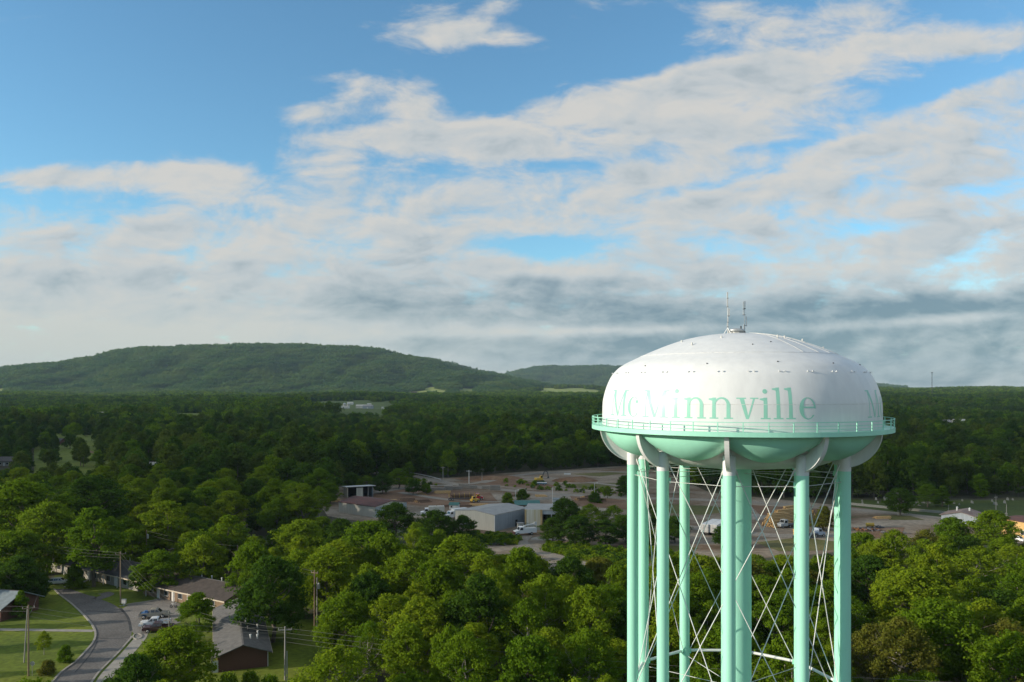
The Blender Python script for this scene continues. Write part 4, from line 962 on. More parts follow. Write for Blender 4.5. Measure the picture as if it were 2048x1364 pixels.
pJ = pole(938, 972, 940, 'pale pole with crossarm beside the far yard road', (2.6, .1), m=M_grey, r=.2)
pK = pole(964, 962, 945, 'short dark pole right of the pale crossarm pole', m=M_poleg)
pL = pole(761, 950, 928, 'dark pole on the far road by the woods', m=M_poleg, r=.17)
pM = pole(619, 998, 967, 'lone grey pole at the left end of the yard', m=M_poleg)
for px, py, ty, lab in ((1031, 1006, 980, 'white lamp pole right of the yard office'), (1105, 1012, 974, 'tall lamp pole beside the blue grey hut'), (1189, 987, 966, 'lamp pole on the far yard grass')):
    pole(px, py, ty, lab, m=M_grey, r=.11, lamp=True)
pole(1005, 1004, 984, 'short grey pole left of the yard lamp', m=M_poleg, r=.1); pole(1066, 993, 972, 'thin pole between the yard lamps', m=M_poleg, r=.1); pole(1051, 985, 970, 'thinnest pole on the yard grass', m=M_poleg, r=.1)
pN = pole(1796, 1031, 983, 'tall pale utility pole along the road right of the tower', (2.2, .6), m=M_poleg)
pO = pole(1897, 1030, 1009, 'thin pole before the rusted roof shed', m=M_poleg, r=.1); pQ = pole(1992, 1020, 992, 'utility pole inside the cemetery', (2, .5), m=M_poleg)
pR = pole(2013, 1036, 1009, 'pole at the right hand cemetery fence', m=M_poleg, r=.12)
pS = pole(1231, 1150, 1136, 'short yellow marker post by the drive near the tower', m=M_yell, r=.16)
pX = Vector((64, 99, 11.2)); pW = Vector((-70, 126, 10.5))
pole(0, 0, 0, 'utility pole hidden beneath the frame', (2.2, .1), d=99, h=11.2).y if False else None
nw = [0]
def wire(a, b, sag, label, grp='overhead wires', r=.016, k=14):
    a, b = Vector(a), Vector(b); pts = [a.lerp(b, i / k) - Vector((0, 0, sag * 4 * (i / k) * (1 - i / k))) for i in range(k + 1)]
    o = MB().tube(pts, r, 4).build('power_line', M_wire); tag(o, label, 'wire', grp)
def bundle(a, b, n, gap, sag, label, top=.25, r=.016):
    for i in range(n):
        dz = Vector((0, 0, -top - gap * i)); wire(a + dz, b + dz, sag + .12 * i, label if n == 1 else f'{ORDW[i]} wire of the {label}', r=r)
ORDW = ['topmost', 'second', 'third', 'fourth', 'fifth']
bundle(pB, pH + Vector((0, 0, 2.2)), 3, .9, .4, 'span from the tall lawn pole to the lot pole', r=.010)
bundle(pH + Vector((0, 0, 2.0)), pF, 2, .7, .8, 'span from the lot pole to the brick gable pole', r=.016)
bundle(pB, Vector((-132, 205, 10)), 3, .6, .6, 'span running left from the tall lawn pole')
bundle(pF, pX, 4, .75, 1.1, 'long span crossing the bottom trees to the right', r=.018)
bundle(pA, pF, 3, .8, .9, 'span between the bottom left pole and the brick gable pole')
bundle(pA, Vector((-140, 145, 11)), 2, .8, .5, 'span leaving the picture at bottom left')
bundle(pA - Vector((0, 0, 1.5)), Vector((-96.5, 162, 6)), 1, .5, .4, 'service drop from the bottom left pole')
bundle(pC, pD, 2, .9, .5, 'span behind the dark brown roof'); bundle(pD, pE, 2, .8, .6, 'span between the two sunlit wooden poles')
bundle(pL, pI, 1, .6, .8, 'wire along the far road to the slim pole'); bundle(pI, pJ, 2, .6, .6, 'span between the slim pole and the pale crossarm pole'); bundle(pJ, pK, 2, .6, .3, 'span to the short dark yard pole')
bundle(pN, Vector((85, 352, 9)), 3, .6, .9, 'span passing behind the tower legs along the road', r=.02); bundle(pN, pQ, 3, .6, .8, 'span from the roadside pole to the cemetery pole', r=.02)
# street furniture
r = thing('utility_cabinet', 'white utility cabinet on a stem at the lawn edge by the lot', 'utility cabinet', P(248, 1212)); MB().box((0, 0, 1.0), (.85, .5, .85)).build('cabinet', M_doorw, r); MB().box((0, 0, 1.46), (.95, .6, .08)).build('lid', M_galv, r); MB().box((0, 0, .3), (.35, .3, .8)).build('stem', M_galv, r)
r = thing('lot_sign', 'small white sign on a thin post at the parking lot corner', 'sign', P(283, 1266)); MB().cyl((0, 0, 0), (0, 0, 2.1), .035, .035, 6).build('post', M_galv, r); MB().box((0, -.05, 1.9), (.6, .03, .45)).build('sign_plate', M_doorw, r)
r = thing('road_sign', 'octagonal sign seen from its grey back on a post at bottom left', 'road sign', P(64.5, 1352)); MB().cyl((0, 0, 0), (0, 0, 2.3), .035, .035, 6).build('post', M_galv, r)
MB().cyl((0, .04, 2.05), (0, .07, 2.05), .40, .40, 8).build('sign_plate', M_galv, r)
r = thing('lawn_object', 'small dark object with white top on the lawn behind the pickups', 'garden ornament', P(347, 1216)); MB().cyl((-.5, 0, .35), (-.5, .1, .35), .35, .35, 14).cyl((.5, 0, .35), (.5, .1, .35), .35, .35, 14).build('wheel', M_dark, r); MB().tube([(-.5, .05, .35), (-.1, .05, .8), (.4, .05, .85), (.5, .05, .35)], .06, 6).build('frame', M_doorw, r); MB().box((-.2, .05, .95), (.5, .3, .16)).box((.45, .05, 1.15), (.1, .7, .1)).build('seat', M_doorw, r)  # unidentified thing, drawn with two wheels, a frame and a seat
# guard rail of the far road
mb = MB(); gr = [P(*p) for p in ((792, 946), (815, 949), (840, 953), (862, 958), (880, 963))]
r = thing('guard_rail', 'pale guard rail along the bend of the far road', 'guard rail', gr[0]); mb = MB(); mb.tube([p - gr[0] + Vector((0, 3.6, .75)) for p in gr], .18, 6); mb.build('rail', M_grey, r)
for i in range(9):
    q = gr[0].lerp(gr[-1], i / 8); MB().box(Vector((np.interp(q.x, [g.x for g in gr], [g.x for g in gr]) - gr[0].x, np.interp(q.x, [g.x for g in gr], [g.y for g in gr]) - gr[0].y + 3.6, .35)), (.15, .15, .8)).build('post', M_galv, r)
# ---------------------------------------------------------------- vehicles
M_tyre = mat('tyre', (.02, .02, .02), .85); M_rim = mat('rim', (.4, .4, .4), .35, .7); M_tail = mat('tail_lamp', (.35, .02, .015), .3); M_head = mat('head_lamp', (.7, .7, .68), .15)
def paint(n, c): return mat(n, c, .28, var=.03, coat=.4)
def wheel(parent, x, y, r=.39, w=.27):
    t = MB().cyl((x, y - w / 2, r), (x, y + w / 2, r), r, r, 16).build('wheel', M_tyre, parent)
    s = 1 if y > 0 else -1; MB().cyl((x, y + s * w * .5, r), (x, y + s * (w * .5 + .02), r), r * .6, r * .55, 12).build('rim', M_rim, t)
def pickup(label, loc, rz, pm, load=None):
    r = thing('pickup_truck', label, 'pickup truck', loc, rz, 'pickups parked in the lot')
    W_ = 1.95; mb = MB()
    side = [(-2.85, .55), (-2.85, 1.12), (-2.75, 1.2), (-.75, 1.2), (1.35, 1.2), (2.55, 1.12), (2.85, .95), (2.9, .55), (2.45, .45), (2.3, .82), (1.95, .98), (1.55, .98), (1.2, .82), (1.05, .42), (-1.15, .42), (-1.3, .82), (-1.65, .98), (-2.05, .98), (-2.4, .82), (-2.55, .5)]
    # floor pan, sides and bonnet: leave the bed open
    for y0, y1 in ((-W_ / 2, -W_ / 2 + .12), (W_ / 2 - .12, W_ / 2)): mb.extr(side, (0, y0, 0), (1, 0, 0), (0, 0, 1), (0, y1 - y0, 0))
    mb.extr([(-.72, .45), (2.84, .5), (2.82, .95), (2.5, 1.13), (1.3, 1.22), (-.72, 1.22)], (0, -W_ / 2 + .12, 0), (1, 0, 0), (0, 0, 1), (0, W_ - .24, 0))
    mb.box((-1.8, 0, .62), (2.1, W_ - .24, .1)); mb.box((-2.81, 0, .88), (.08, W_ - .24, .6))
    mb.build('body', pm, r)
    cab = [(-.78, 1.21), (1.42, 1.21), (.72, 1.82), (.4, 1.9), (-.45, 1.9), (-.72, 1.82)]
    c = MB(); n = len(cab)
    lo = [Vector((p[0], (-1) * (.92 if p[1] < 1.5 else .72), p[1])) for p in cab]; hi = [Vector((v.x, -v.y, v.z)) for v in lo]
    c.add(lo + hi, [tuple(range(n)), tuple(range(2 * n - 1, n - 1, -1))] + [(i, i + n, (i + 1) % n + n, (i + 1) % n) for i in range(n)]); cb = c.build('cab', pm, r)
    for s in (-1, 1):
        for x0, x1, x2, x3 in ((-.60, .18, .18, -.56), (.30, 1.16, .62, .30)):
            vs = [(x0, s * .925, 1.28), (x1, s * .925, 1.28), (x2, s * .775, 1.76), (x3, s * .775, 1.76)]; MB().add(vs, [(0, 1, 2, 3) if s < 0 else (3, 2, 1, 0)]).build('window', M_glass, cb)
    MB().add([(1.39, -.8, 1.26), (1.39, .8, 1.26), (.80, .66, 1.78), (.80, -.66, 1.78)], [(0, 1, 2, 3)]).build('windscreen', M_glass, cb); MB().add([(-.795, .8, 1.28), (-.795, -.8, 1.28), (-.745, -.66, 1.76), (-.745, .66, 1.76)], [(0, 1, 2, 3)]).build('window', M_glass, cb)
    for x in (1.75, -1.85):
        for y in (-.86, .86): wheel(r, x, y)
    MB().box((2.92, 0, .56), (.14, 1.9, .22)).build('bumper', M_galv, r); MB().box((-2.92, 0, .56), (.14, 1.8, .18)).build('bumper', M_galv, r); MB().box((2.86, 0, .85), (.05, 1.0, .28)).build('grille', M_dark, r)
    for y in (-.74, .74): MB().box((2.84, y, .88), (.06, .34, .24)).build('headlight', M_head, r); MB().box((-2.87, y * 1.15, .95), (.05, .2, .34)).build('tail_light', M_tail, r)
    if load: load(r)
    return r
rz0 = R_(14)
p1, p2, p3 = P(309, 1235), P(310, 1253), P(312, 1259)
pickup('tan extended cab pickup with a blue cover heaped in its bed', p1, rz0, paint('tan_paint', (.36, .32, .26)))
tp = MB().box((0, 0, .3), (1.5, 1.4, .6), .1, 0, .75).box((.2, .1, .68), (.9, .9, .4), .5, 0, .6).build('bed_cover', mat('blue_tarp', (.05, .13, .28), .5, scale=3, var=.3), None, p1 + Matrix.Rotation(rz0, 3, 'Z') @ Vector((-1.85, 0, .68))); tag(tp, 'crumpled blue cover heaped in the tan pickup bed', 'tarpaulin')
pickup('white four door pickup between the tan and the dark red pickups', p2, rz0 + math.pi, paint('white_paint', (.78, .78, .78)))
pickup('dark red pickup with a dark covered bed, nearest of three in the lot', p3 + Vector((1.0, -1.2, 0)), rz0 + math.pi, paint('dark_red_paint', (.075, .02, .02)))
def estate(label, loc, rz, pm, grp=None):
    r = thing('parked_car', label, 'car', loc, rz, grp); mb = MB()
    mb.extr([(-2.25, .35), (2.25, .35), (2.28, .7), (2.1, .86), (1.1, .98), (-2.2, 1.0), (-2.3, .7)], (0, -.9, 0), (1, 0, 0), (0, 0, 1), (0, 1.8, 0)); mb.build('body', pm, r)
    cab = [(-2.15, .99), (1.15, .97), (.45, 1.5), (.1, 1.56), (-1.6, 1.56), (-2.0, 1.45)]; n = 6; lo = [Vector((p[0], -.86 if p[1] < 1.2 else -.66, p[1])) for p in cab]; hi = [Vector((v.x, -v.y, v.z)) for v in lo]
    cb = MB().add(lo + hi, [tuple(range(n)), tuple(range(2 * n - 1, n - 1, -1))] + [(i, i + n, (i + 1) % n + n, (i + 1) % n) for i in range(n)]).build('cabin', pm, r)
    for s in (-1, 1):
        for x0, x1, x2, x3 in ((-1.95, -1.05, -1.05, -1.8), (-.95, .0, .0, -.95), (.1, .9, .4, .1)):
            vs = [(x0, s * .862, 1.03), (x1, s * .862, 1.03), (x2, s * .70, 1.46), (x3, s * .70, 1.46)]; MB().add(vs, [(0, 1, 2, 3) if s < 0 else (3, 2, 1, 0)]).build('window', M_glass, cb)
    MB().add([(1.13, -.75, 1.01), (1.13, .75, 1.01), (.52, .6, 1.46), (.52, -.6, 1.46)], [(0, 1, 2, 3)]).build('windscreen', M_glass, cb)
    for x in (1.4, -1.4):
        for y in (-.78, .78): wheel(r, x, y, .34, .22)
    for y in (-.62, .62): MB().box((2.2, y, .72), (.1, .36, .16)).build('headlight', M_head, r); MB().box((-2.28, y, .8), (.05, .25, .2)).build('tail_light', M_tail, r)
    return r
estate('white estate car parked at the far end of the curving street', P(118, 1168), R_(12), paint('white_car', (.72, .72, .70)))
estate('white car in front of the yellow building at right edge', P(2037, 1082), R_(-70), paint('white_car_far', (.72, .72, .70)))
def lorry(name, label, cat, loc, rz, pm, grp, body):
    r = thing(name, label, cat, loc, rz, grp)
    cb = MB().extr([(0, .7), (2.9, .7), (2.95, 1.5), (1.75, 1.75), (1.35, 2.8), (0, 2.85)], (0, -1.15, 0), (1, 0, 0), (0, 0, 1), (0, 2.3, 0)).build('cab', pm, r)
    MB().add([(1.75, -1.0, 1.82), (1.75, 1.0, 1.82), (1.40, .95, 2.68), (1.40, -.95, 2.68)], [(0, 1, 2, 3)]).build('windscreen', M_glass, cb)
    for s in (-1, 1): MB().add([(.35, s * 1.16, 1.8), (1.5, s * 1.16, 1.8), (1.25, s * 1.16, 2.55), (.35, s * 1.16, 2.55)], [(0, 1, 2, 3) if s < 0 else (3, 2, 1, 0)]).build('window', M_glass, cb)
    MB().box((3.0, 0, .75), (.25, 2.3, .4)).build('bumper', M_galv, r)
    for y in (-.85, .85): MB().box((2.97, y, 1.2), (.06, .35, .25)).build('headlight', M_head, r)
    for y in (-1, 1): wheel(r, 2.1, y, .5, .32)
    body(r); return r
M_logbark = mat('log_bark', (.16, .10, .065), .9, scale=2, var=.35); M_logend = mat('cut_wood', (.55, .34, .14), .8, scale=3, var=.25); M_yel = mat('machine_yellow', (.60, .38, .05), .5, var=.12); M_flat = mat('steel_flatbed', (.10, .10, .11), .6)
def logs(mb, o, L_, w, h, ax, r=.22, seed=1, mi=(0, 1), shape='box'):
    rs = random.Random(seed); o = Vector(o); u = Vector((math.cos(ax), math.sin(ax), 0)); v = Vector((-u.y, u.x, 0)); rows = int(h / (r * 1.75)) + 1
    for j in range(rows):
        wj = w * (1 - (j / rows) * (.9 if shape == 'heap' else .1)); n = int(wj / (r * 2.05))
        for i in range(n):
            rr = r * rs.uniform(.75, 1.1); c = o + v * ((i - (n - 1) / 2) * r * 2.05 + (j % 2) * r) + Vector((0, 0, r + j * r * 1.72)); l = L_ * rs.uniform(.82, 1.05); s = rs.uniform(-.35, .35)
            a = c + u * (s - l / 2); b = c + u * (s + l / 2) + v * rs.uniform(-.15, .15); mb.cyl(a, b, rr, rr * .85, 7, mi[0], caps=False)
            for p, q, R0 in ((a, -u, rr), (b, u, rr * .85)): mb.cyl(p, p + q * .012, R0 * .99, R0 * .97, 7, mi[1])
def trailer(r, L_, logsz=None, stakes=True):
    MB().box((-L_ / 2 + .2, 0, 1.05), (L_, 2.2, .25)).box((-L_ / 2, 0, .8), (L_ * .9, .8, .3)).build('trailer_bed', M_flat, r)
    for x in (-L_ + .8, -L_ + 2.0, -.9):
        for y in (-1, 1): wheel(r, x, y, .5, .32)
    if stakes:
        for x in np.linspace(-L_ + .5, -.6, 6):
            for y in (-1.1, 1.1): MB().box((x, y, 2.1), (.1, .1, 2.0)).build('stake', M_yel, r)
c = P(952, 1000)
lorry('log_truck', 'red log truck with a staked trailer of timber in the brown yard', 'log truck', c, R_(8), paint('lorry_red', (.40, .02, .025)), 'yard trucks', lambda r: trailer(r, 12))
lg = MB(); logs(lg, (0, 0, 0), 9.5, 2.0, 1.3, 0, .2, 5); lg = lg.build('log_load', [M_logbark, M_logend], None, c + Matrix.Rotation(R_(8), 3, 'Z') @ Vector((-6, 0, 1.2))); lg.rotation_euler.z = R_(8); tag(lg, 'load of brown logs on the red truck trailer', 'logs', 'log loads', 'stuff')
r = thing('log_loader', 'yellow grapple loader standing beside the red log truck', 'loader', P(950, 1003) + Vector((0, -2.2, 0)), R_(30)); MB().box((0, 0, 1.0), (3.4, 2.2, .9)).build('chassis', M_yel, r); cb = MB().box((-.6, 0, 2.0), (1.3, 1.3, 1.2), 0, 0, .85).build('cab', M_yel, r); MB().box((-.6, -.62, 2.1), (1.0, .06, .7)).build('window', M_glass, cb)
MB().tube([(.3, 0, 1.4), (1.2, 0, 3.2), (2.6, 0, 2.6)], .16, 8).build('boom', M_yel, r); MB().cyl((2.6, 0, 2.6), (2.7, 0, 1.7), .1, .3, 8).build('grapple', M_dark, r)
for x in (-1.1, 1.1):
    for y in (-1.1, 1.1): wheel(r, x, y, .55, .4)
def bucket(r):
    MB().box((-2.2, 0, 1.5), (4.4, 2.2, 1.5)).build('service_body', paint('lorry_white2', (.74, .74, .72)), r)
    for y in (-1, 1): wheel(r, -2.6, y, .5, .4)
    b = MB().cyl((-.5, 0, 2.2), (-.5, 0, 3.1), .4, .35, 10).tube([(-.5, 0, 3.0), (-3.8, .2, 3.5)], .2, 8).build('boom', M_pipe, r); MB().box((-4.2, .2, 3.6), (.8, .7, .9)).build('bucket', M_pipe, b)
    MB().box((3.15, 0, .95), (.3, 2.3, .6)).build('front_guard', M_rust, r)
lorry('bucket_truck', 'white bucket truck with rusty front guard parked on the gravel drive', 'bucket truck', P(1046, 1070), R_(200), paint('lorry_white', (.74, .74, .72)), 'yard trucks', bucket)
def boxbody(col):
    def f(r):
        MB().box((-3, 0, 2.2), (5.8, 2.4, 2.6)).build('cargo_box', col, r)
        for y in (-1, 1): wheel(r, -4, y, .5, .32)
    return f
lorry('box_truck', 'white truck half hidden behind the left corner of the warehouse', 'truck', P(905, 1037), R_(215), paint('truck_white_a', (.7, .7, .7)), 'yard trucks', boxbody(M_pipe))
lorry('box_truck', 'white truck cab showing above trees between rust roof shed and hut', 'truck', P(857, 1031), R_(190), paint('truck_white_b', (.7, .7, .7)), 'yard trucks', boxbody(M_metalw))
lorry('timber_truck', 'grey cab truck standing in front of the big log pile', 'truck', P(1572, 1055), R_(200), paint('truck_grey', (.45, .47, .47)), 'yard trucks', lambda r: trailer(r, 7, stakes=False))
c = P(1607, 1076); rz = R_(24)
lorry('timber_truck', 'blue white truck whose orange log load faces the tower', 'truck', c + Matrix.Rotation(rz, 3, 'Z') @ Vector((5.2, 0, 0)), rz, paint('truck_blue', (.40, .46, .55)), 'yard trucks', lambda r: trailer(r, 9, stakes=False))
MB_ = MB(); logs(MB_, (0, 0, 0), 5.0, 2.1, 1.9, 0, .24, 8); o = MB_.build('log_load', [M_logbark, mat('fresh_cut', (.72, .36, .07), .8, scale=3, var=.2)], None, c + Matrix.Rotation(rz, 3, 'Z') @ Vector((-.6, 0, 1.2))); o.rotation_euler.z = rz; tag(o, 'orange ended log load on the blue white truck', 'logs', 'log loads', 'stuff')
for px, py, lab in ((1409, 1071, 'left of two white box trailers seen from behind'), (1426, 1072, 'right of two white box trailers seen from behind')):
    r = thing('box_trailer', lab, 'trailer', P(px, py), R_(58), 'white box trailers')
    MB().box((6, 0, 2.35), (12, 2.5, 2.6)).build('cargo_box', mat('trailer_white', (.70, .69, .66), .5, var=.05), r); MB().box((6, 0, .95), (11.5, 1.0, .3)).build('chassis', M_flat, r)
    for x in (1.2, 2.4):
        for y in (-1, 1): wheel(r, x, y, .5, .32)
    for y in (-.62, .62): d_ = MB().box((-.04, y, 2.35), (.06, 1.18, 2.5)).build('rear_door', M_doorw, r); MB().box((-.09, y - .3, 2.3), (.04, .06, 2.2)).build('lock_bar', M_galv, d_)
r = thing('flat_trailer', 'blue flat trailer with pale top on the far yard grass', 'trailer', P(1083, 970), R_(2)); MB().box((0, 0, .9), (5.2, 2.2, .5)).build('trailer_body', mat('trailer_blue', (.10, .20, .27), .6), r); MB().box((0, 0, 1.22), (5.3, 2.3, .12)).build('deck', M_pipe, r)
for x in (-1.2, 1.2):
    for y in (-1, 1): wheel(r, x, y, .4, .3)
r = thing('excavator', 'yellow excavator with raised dark arm on the far gravel', 'excavator', P(1079, 964), R_(20)); MB().box((0, -1.1, .5), (4.2, .6, .9)).box((0, 1.1, .5), (4.2, .6, .9)).build('track', M_dark, r); MB().box((-.4, 0, 1.6), (3.6, 2.6, 1.1)).build('engine_house', M_yel, r); cb = MB().box((.7, -.6, 2.6), (1.4, 1.1, 1.3), 0, 0, .85).build('cab', M_yel, r); MB().box((.72, -1.14, 2.7), (1.0, .05, .8)).build('window', M_glass, cb)
MB().tube([(1.2, .3, 1.9), (3.0, .3, 5.6), (4.4, .3, 5.0)], .26, 8).build('boom', M_dark, r); MB().tube([(4.4, .3, 5.0), (4.9, .3, 2.6)], .2, 8).build('arm', M_dark, r); MB().box((4.9, .3, 2.2), (.9, 1.0, .8), 0, 0, .6).build('bucket', M_dark, r)
o = flat('spare', G([(1, 900), (2, 900), (2, 901)]), M_dirt, -2); bpy.data.objects.remove(o)
# mounds and heaps
def mound(name, label, cat, c, rx, ry, h, m, seed, rz=0.0, kind='structure'):
    rs = np.random.RandomState(seed); nx = 40; mb = MB(); vs = []
    for j in range(nx + 1):
        for i in range(nx + 1):
            u, v = -1 + 2 * i / nx, -1 + 2 * j / nx; q = u * u + v * v
            z = h * max(0, 1 - q) ** .8 * (.75 + .25 * math.sin(5 * u + seed) * math.cos(4 * v + seed)) + (rs.rand() * .12 * h if q < .95 else 0) - .03
            vs.append((u * rx * math.cos(rz) - v * ry * math.sin(rz), u * rx * math.sin(rz) + v * ry * math.cos(rz), z))
    mb.add(vs, [(j * (nx + 1) + i, j * (nx + 1) + i + 1, (j + 1) * (nx + 1) + i + 1, (j + 1) * (nx + 1) + i) for j in range(nx) for i in range(nx)], 0, True); o = mb.build(name, m, None, c)
    return tag(o, label, cat, None, kind)
mound('dirt_mound', 'long brown dirt mound on the far gravel', 'dirt mound', P(1150, 962), 12, 6, 2.4, M_dirt, 3, .05)
o = MB().box((0, 0, .3), (3.4, .9, .6), R_(3)).box((0, 0, .64), (3.5, 1.0, .08), R_(3)).build('white_tank', M_pipe, None, P(1135, 957) + Vector((0, 1, 2.0))); tag(o, 'long white crate lying on the brown dirt mound', 'crate')
mound('spoil_bank', 'grey brown bank of rubble left of the far gravel', 'rubble bank', P(985, 958), 17, 6, 2.0, M_dirt, 8, .1)
mound('chip_heap', 'wood chip heap beside the log pile', 'heap', P(1650, 1040), 5, 4, 2.2, M_dirt, 5)
mound('chip_heap', 'low pale heap in front of the warehouse drive', 'heap', P(1090, 1078), 4.5, 2.5, .9, M_conc, 6)
mound('spoil_bank', 'pale rubble bank behind the log pile', 'rubble bank', P(1500, 1036), 7, 4, 1.6, M_conc, 12, .1)
def logpile(px, py, L_, w, h, ax, r, seed, label, shape='heap', m=None, dz=0):
    mb = MB(); logs(mb, (0, 0, 0), L_, w, h, ax, r, seed, shape=shape); o = mb.build('log_pile', m or [M_logbark, M_logend], None, P(px, py) + Vector((0, 0, dz))); return tag(o, label, 'log pile', 'log piles', 'stuff')
M_honey = mat('honey_timber', (.52, .34, .15), .85, scale=2.5, var=.3, sxyz=(1, 1, 3))
for i in range(3): logpile(1556 + i * 15, 1052 - i * 5, 9, 6.5, 4.6 + i * .4, R_(24 + 4 * i), .27, 30 + i, ['left end of the big sunlit log pile', 'middle of the big sunlit log pile', 'back end of the big sunlit log pile'][i], m=[M_honey, M_logend])
logpile(1622, 1040, 9, 7, 4.6, R_(70), .27, 34, 'dark bark log stack behind the second tower leg')
for i, (px, py, L_, w, h, ax) in enumerate(((780, 1004, 6, 5, 1.0, .4), (815, 1002, 6, 7, 1.2, .2), (845, 1004, 6, 5, 1.0, .5), (665, 1003, 6, 5, .9, .2), (700, 1001, 5, 4, .8, 1.0), (925, 1013, 7, 3, .7, .1), (958, 1011, 8, 3, .6, .05), (895, 1013, 5, 3, .6, .2), (850, 988, 6, 5, .8, 1.2), (885, 986, 7, 5, 1.0, .1), (1165, 1000, 6, 4, .9, .3), (1195, 1002, 7, 5, .9, .05), (1082, 993, 5, 3, .6, .1), (1030, 992, 6, 4, .6, .2), (1172, 996, 5, 4, .8, .9))):
    logpile(px, py, L_, w, h, ax, .2, 60 + i, f'{["low heap", "broad heap", "scattered heap"][i % 3]} of {["brown", "tan", "pale"][(i // 3) % 3]} logs {["left of the rust roof shed", "right of the open shed", "beside the red truck", "on the grass right of the yard office", "before the far road"][(3 if px > 1000 else 2 if px > 870 else 1 if px > 770 else 0)]}, {ORDW[min(i % 5, 4)] if False else ["front", "middle", "back", "outer", "inner"][i % 5]}', m=[M_logbark if i % 3 else M_honey, M_logend])
M_lumber = mat('grey_lumber', (.27, .24, .20), .85, scale=3, sxyz=(.5, 4, 4), var=.3)
for i, (px, py, w) in enumerate(((880, 982, 5), (897, 981, 4), (912, 979, 6), (928, 977, 5), (946, 977, 4), (866, 985, 4), (972, 978, 4), (990, 980, 5))):
    r = thing('lumber_stack', f'{["wide", "short", "long", "tall", "small", "low", "squat", "rightmost"][i]} grey lumber stack in the row behind the logs', 'lumber stack', P(px, py), .12 * (i % 3), 'lumber stacks')
    for k in range(2 + i % 2): MB().box((0, 0, .45 + .75 * k), (w, 1.3, .62)).build('board_pack', M_lumber, r)
    mb = MB(); [mb.box((x * w * .35, 0, .07), (.12, 1.2, .14)) for x in (-1, 0, 1)]; mb.build('bearers', M_dark, r)
# machinery on the right gravel
r = thing('storage_tank', 'yellow cylindrical tank lying on the right hand gravel', 'tank', P(1740, 1055), R_(-4)); MB().cyl((-1.25, 0, 1.0), (1.25, 0, 1.0), .62, .62, 20).build('tank_drum', M_yel, r)
for x in (-.8, .8): MB().box((x, 0, .25), (.2, 1.1, .5)).build('saddle', M_dark, r)
M_scrap = mat('rusty_scrap', (.20, .085, .035), .85, scale=2, var=.5)
def scrap(px, py, n, sx, sy, label, seed, m):
    rs = random.Random(seed); r = thing('scrap_heap', label, 'scrap heap', P(px, py), 0, 'scrap heaps'); mb = MB(); mb2 = MB()
    for i in range(n):
        (mb if i % 2 else mb2).box((rs.uniform(-sx, sx), rs.uniform(-sy, sy), rs.uniform(.1, .7)), (rs.uniform(.3, 2.2), rs.uniform(.15, .5), rs.uniform(.12, .5)), 0, 0, 1, Matrix.Rotation(rs.uniform(0, 3), 3, 'Z') @ Matrix.Rotation(rs.uniform(-.3, .3), 3, 'Y'))
    a = mb.build('steel_scrap', m, r); b = mb2.build('dark_scrap', M_flat, r); a['kind'] = 'stuff'; b['kind'] = 'stuff'
scrap(1738, 1062, 26, 4.0, 1.0, 'long row of dark and rusty machinery parts before the yellow tank', 3, M_scrap); scrap(1785, 1067, 22, 3.4, 1.0, 'reddish scrap heap right of the machinery row', 4, M_scrap); scrap(1758, 1056, 8, 1.2, .5, 'small black scrap heap right of the yellow tank', 6, M_flat); scrap(1715, 1060, 10, 1.2, .6, 'orange scrap at the left end of the machinery row', 7, mat('orange_scrap', (.40, .22, .06), .8, var=.3))
scrap(1130, 1080, 26, 4, 2, 'pale broken slabs at the edge of the warehouse drive', 9, M_conc); scrap(990, 1090, 18, 4, 1.2, 'reddish stack of old timbers beside the drive', 10, M_logbark)
logpile(1765, 1037, 6, 2.6, .7, .1, .16, 90, 'thin tan logs beside the road on the right hand gravel', m=[M_honey, M_logend])
# cemetery
M_stone = mat('headstone', (.26, .25, .22), .8, scale=2, var=.25); rs = random.Random(12); st = MB().extr([(-.4, 0), (.4, 0), (.4, .85), (.25, 1.05), (0, 1.12), (-.25, 1.05), (-.4, .85)], (0, -.1, 0), (1, 0, 0), (0, 0, 1), (0, .2, 0)).box((0, 0, .06), (1.1, .5, .2)).mesh('headstone', M_stone)
for i in range(46):
    px, py = rs.uniform(1715, 2044), rs.uniform(1000, 1040)
    if py > 1004 + max(0, (px - 1790)) * .16 + 8 or (1790 < px < 1895 and py > 1012): py = rs.uniform(998, 1010)
    o = bpy.data.objects.new('headstone', st); COL.objects.link(o); o.location = P(px, py); o.rotation_euler.z = rs.uniform(-.2, .2) - .4; k = rs.uniform(.6, 1.15); o.scale = (k, 1.2, k); tag(o, 'small pale headstone standing on the cemetery grass', 'headstone', 'cemetery headstones')
fp0 = [P(1690, 1012), P(1790, 1022), P(1900, 1032), P(1960, 1040)]
r = thing('cemetery_fence', 'low stone coloured fence between the road and the cemetery', 'fence', fp0[0]); mb = MB()
for a, b in zip(fp0, fp0[1:]):
    a2, b2 = a - fp0[0] + Vector((0, 6, 0)), b - fp0[0] + Vector((0, 6, 0)); c = (a2 + b2) / 2; t = b2 - a2; mb.box((c.x, c.y, .5), (t.length, .25, 1.0), math.atan2(t.y, t.x))
mb.build('fence_wall', M_block, r)
# ---------------------------------------------------------------- planting
rng = np.random.RandomState(7)
def poisson(n, x0, x1, y0, y1, rmin, test, seed):
    rs = np.random.RandomState(seed); pts = np.zeros((0, 2)); cell = {}
    out = []
    X = rs.uniform(x0, x1, n); Y = rs.uniform(y0, y1, n); ok = test(X, Y)
    for x, y, k in zip(X, Y, ok):
        if not k: continue
        i, j = int(x // rmin), int(y // rmin)
        if any((x - a) ** 2 + (y - b) ** 2 < rmin * rmin for di in (-1, 0, 1) for dj in (-1, 0, 1) for a, b in cell.get((i + di, j + dj), ())): continue
        cell.setdefault((i, j), []).append((x, y)); out.append((x, y))
    return out
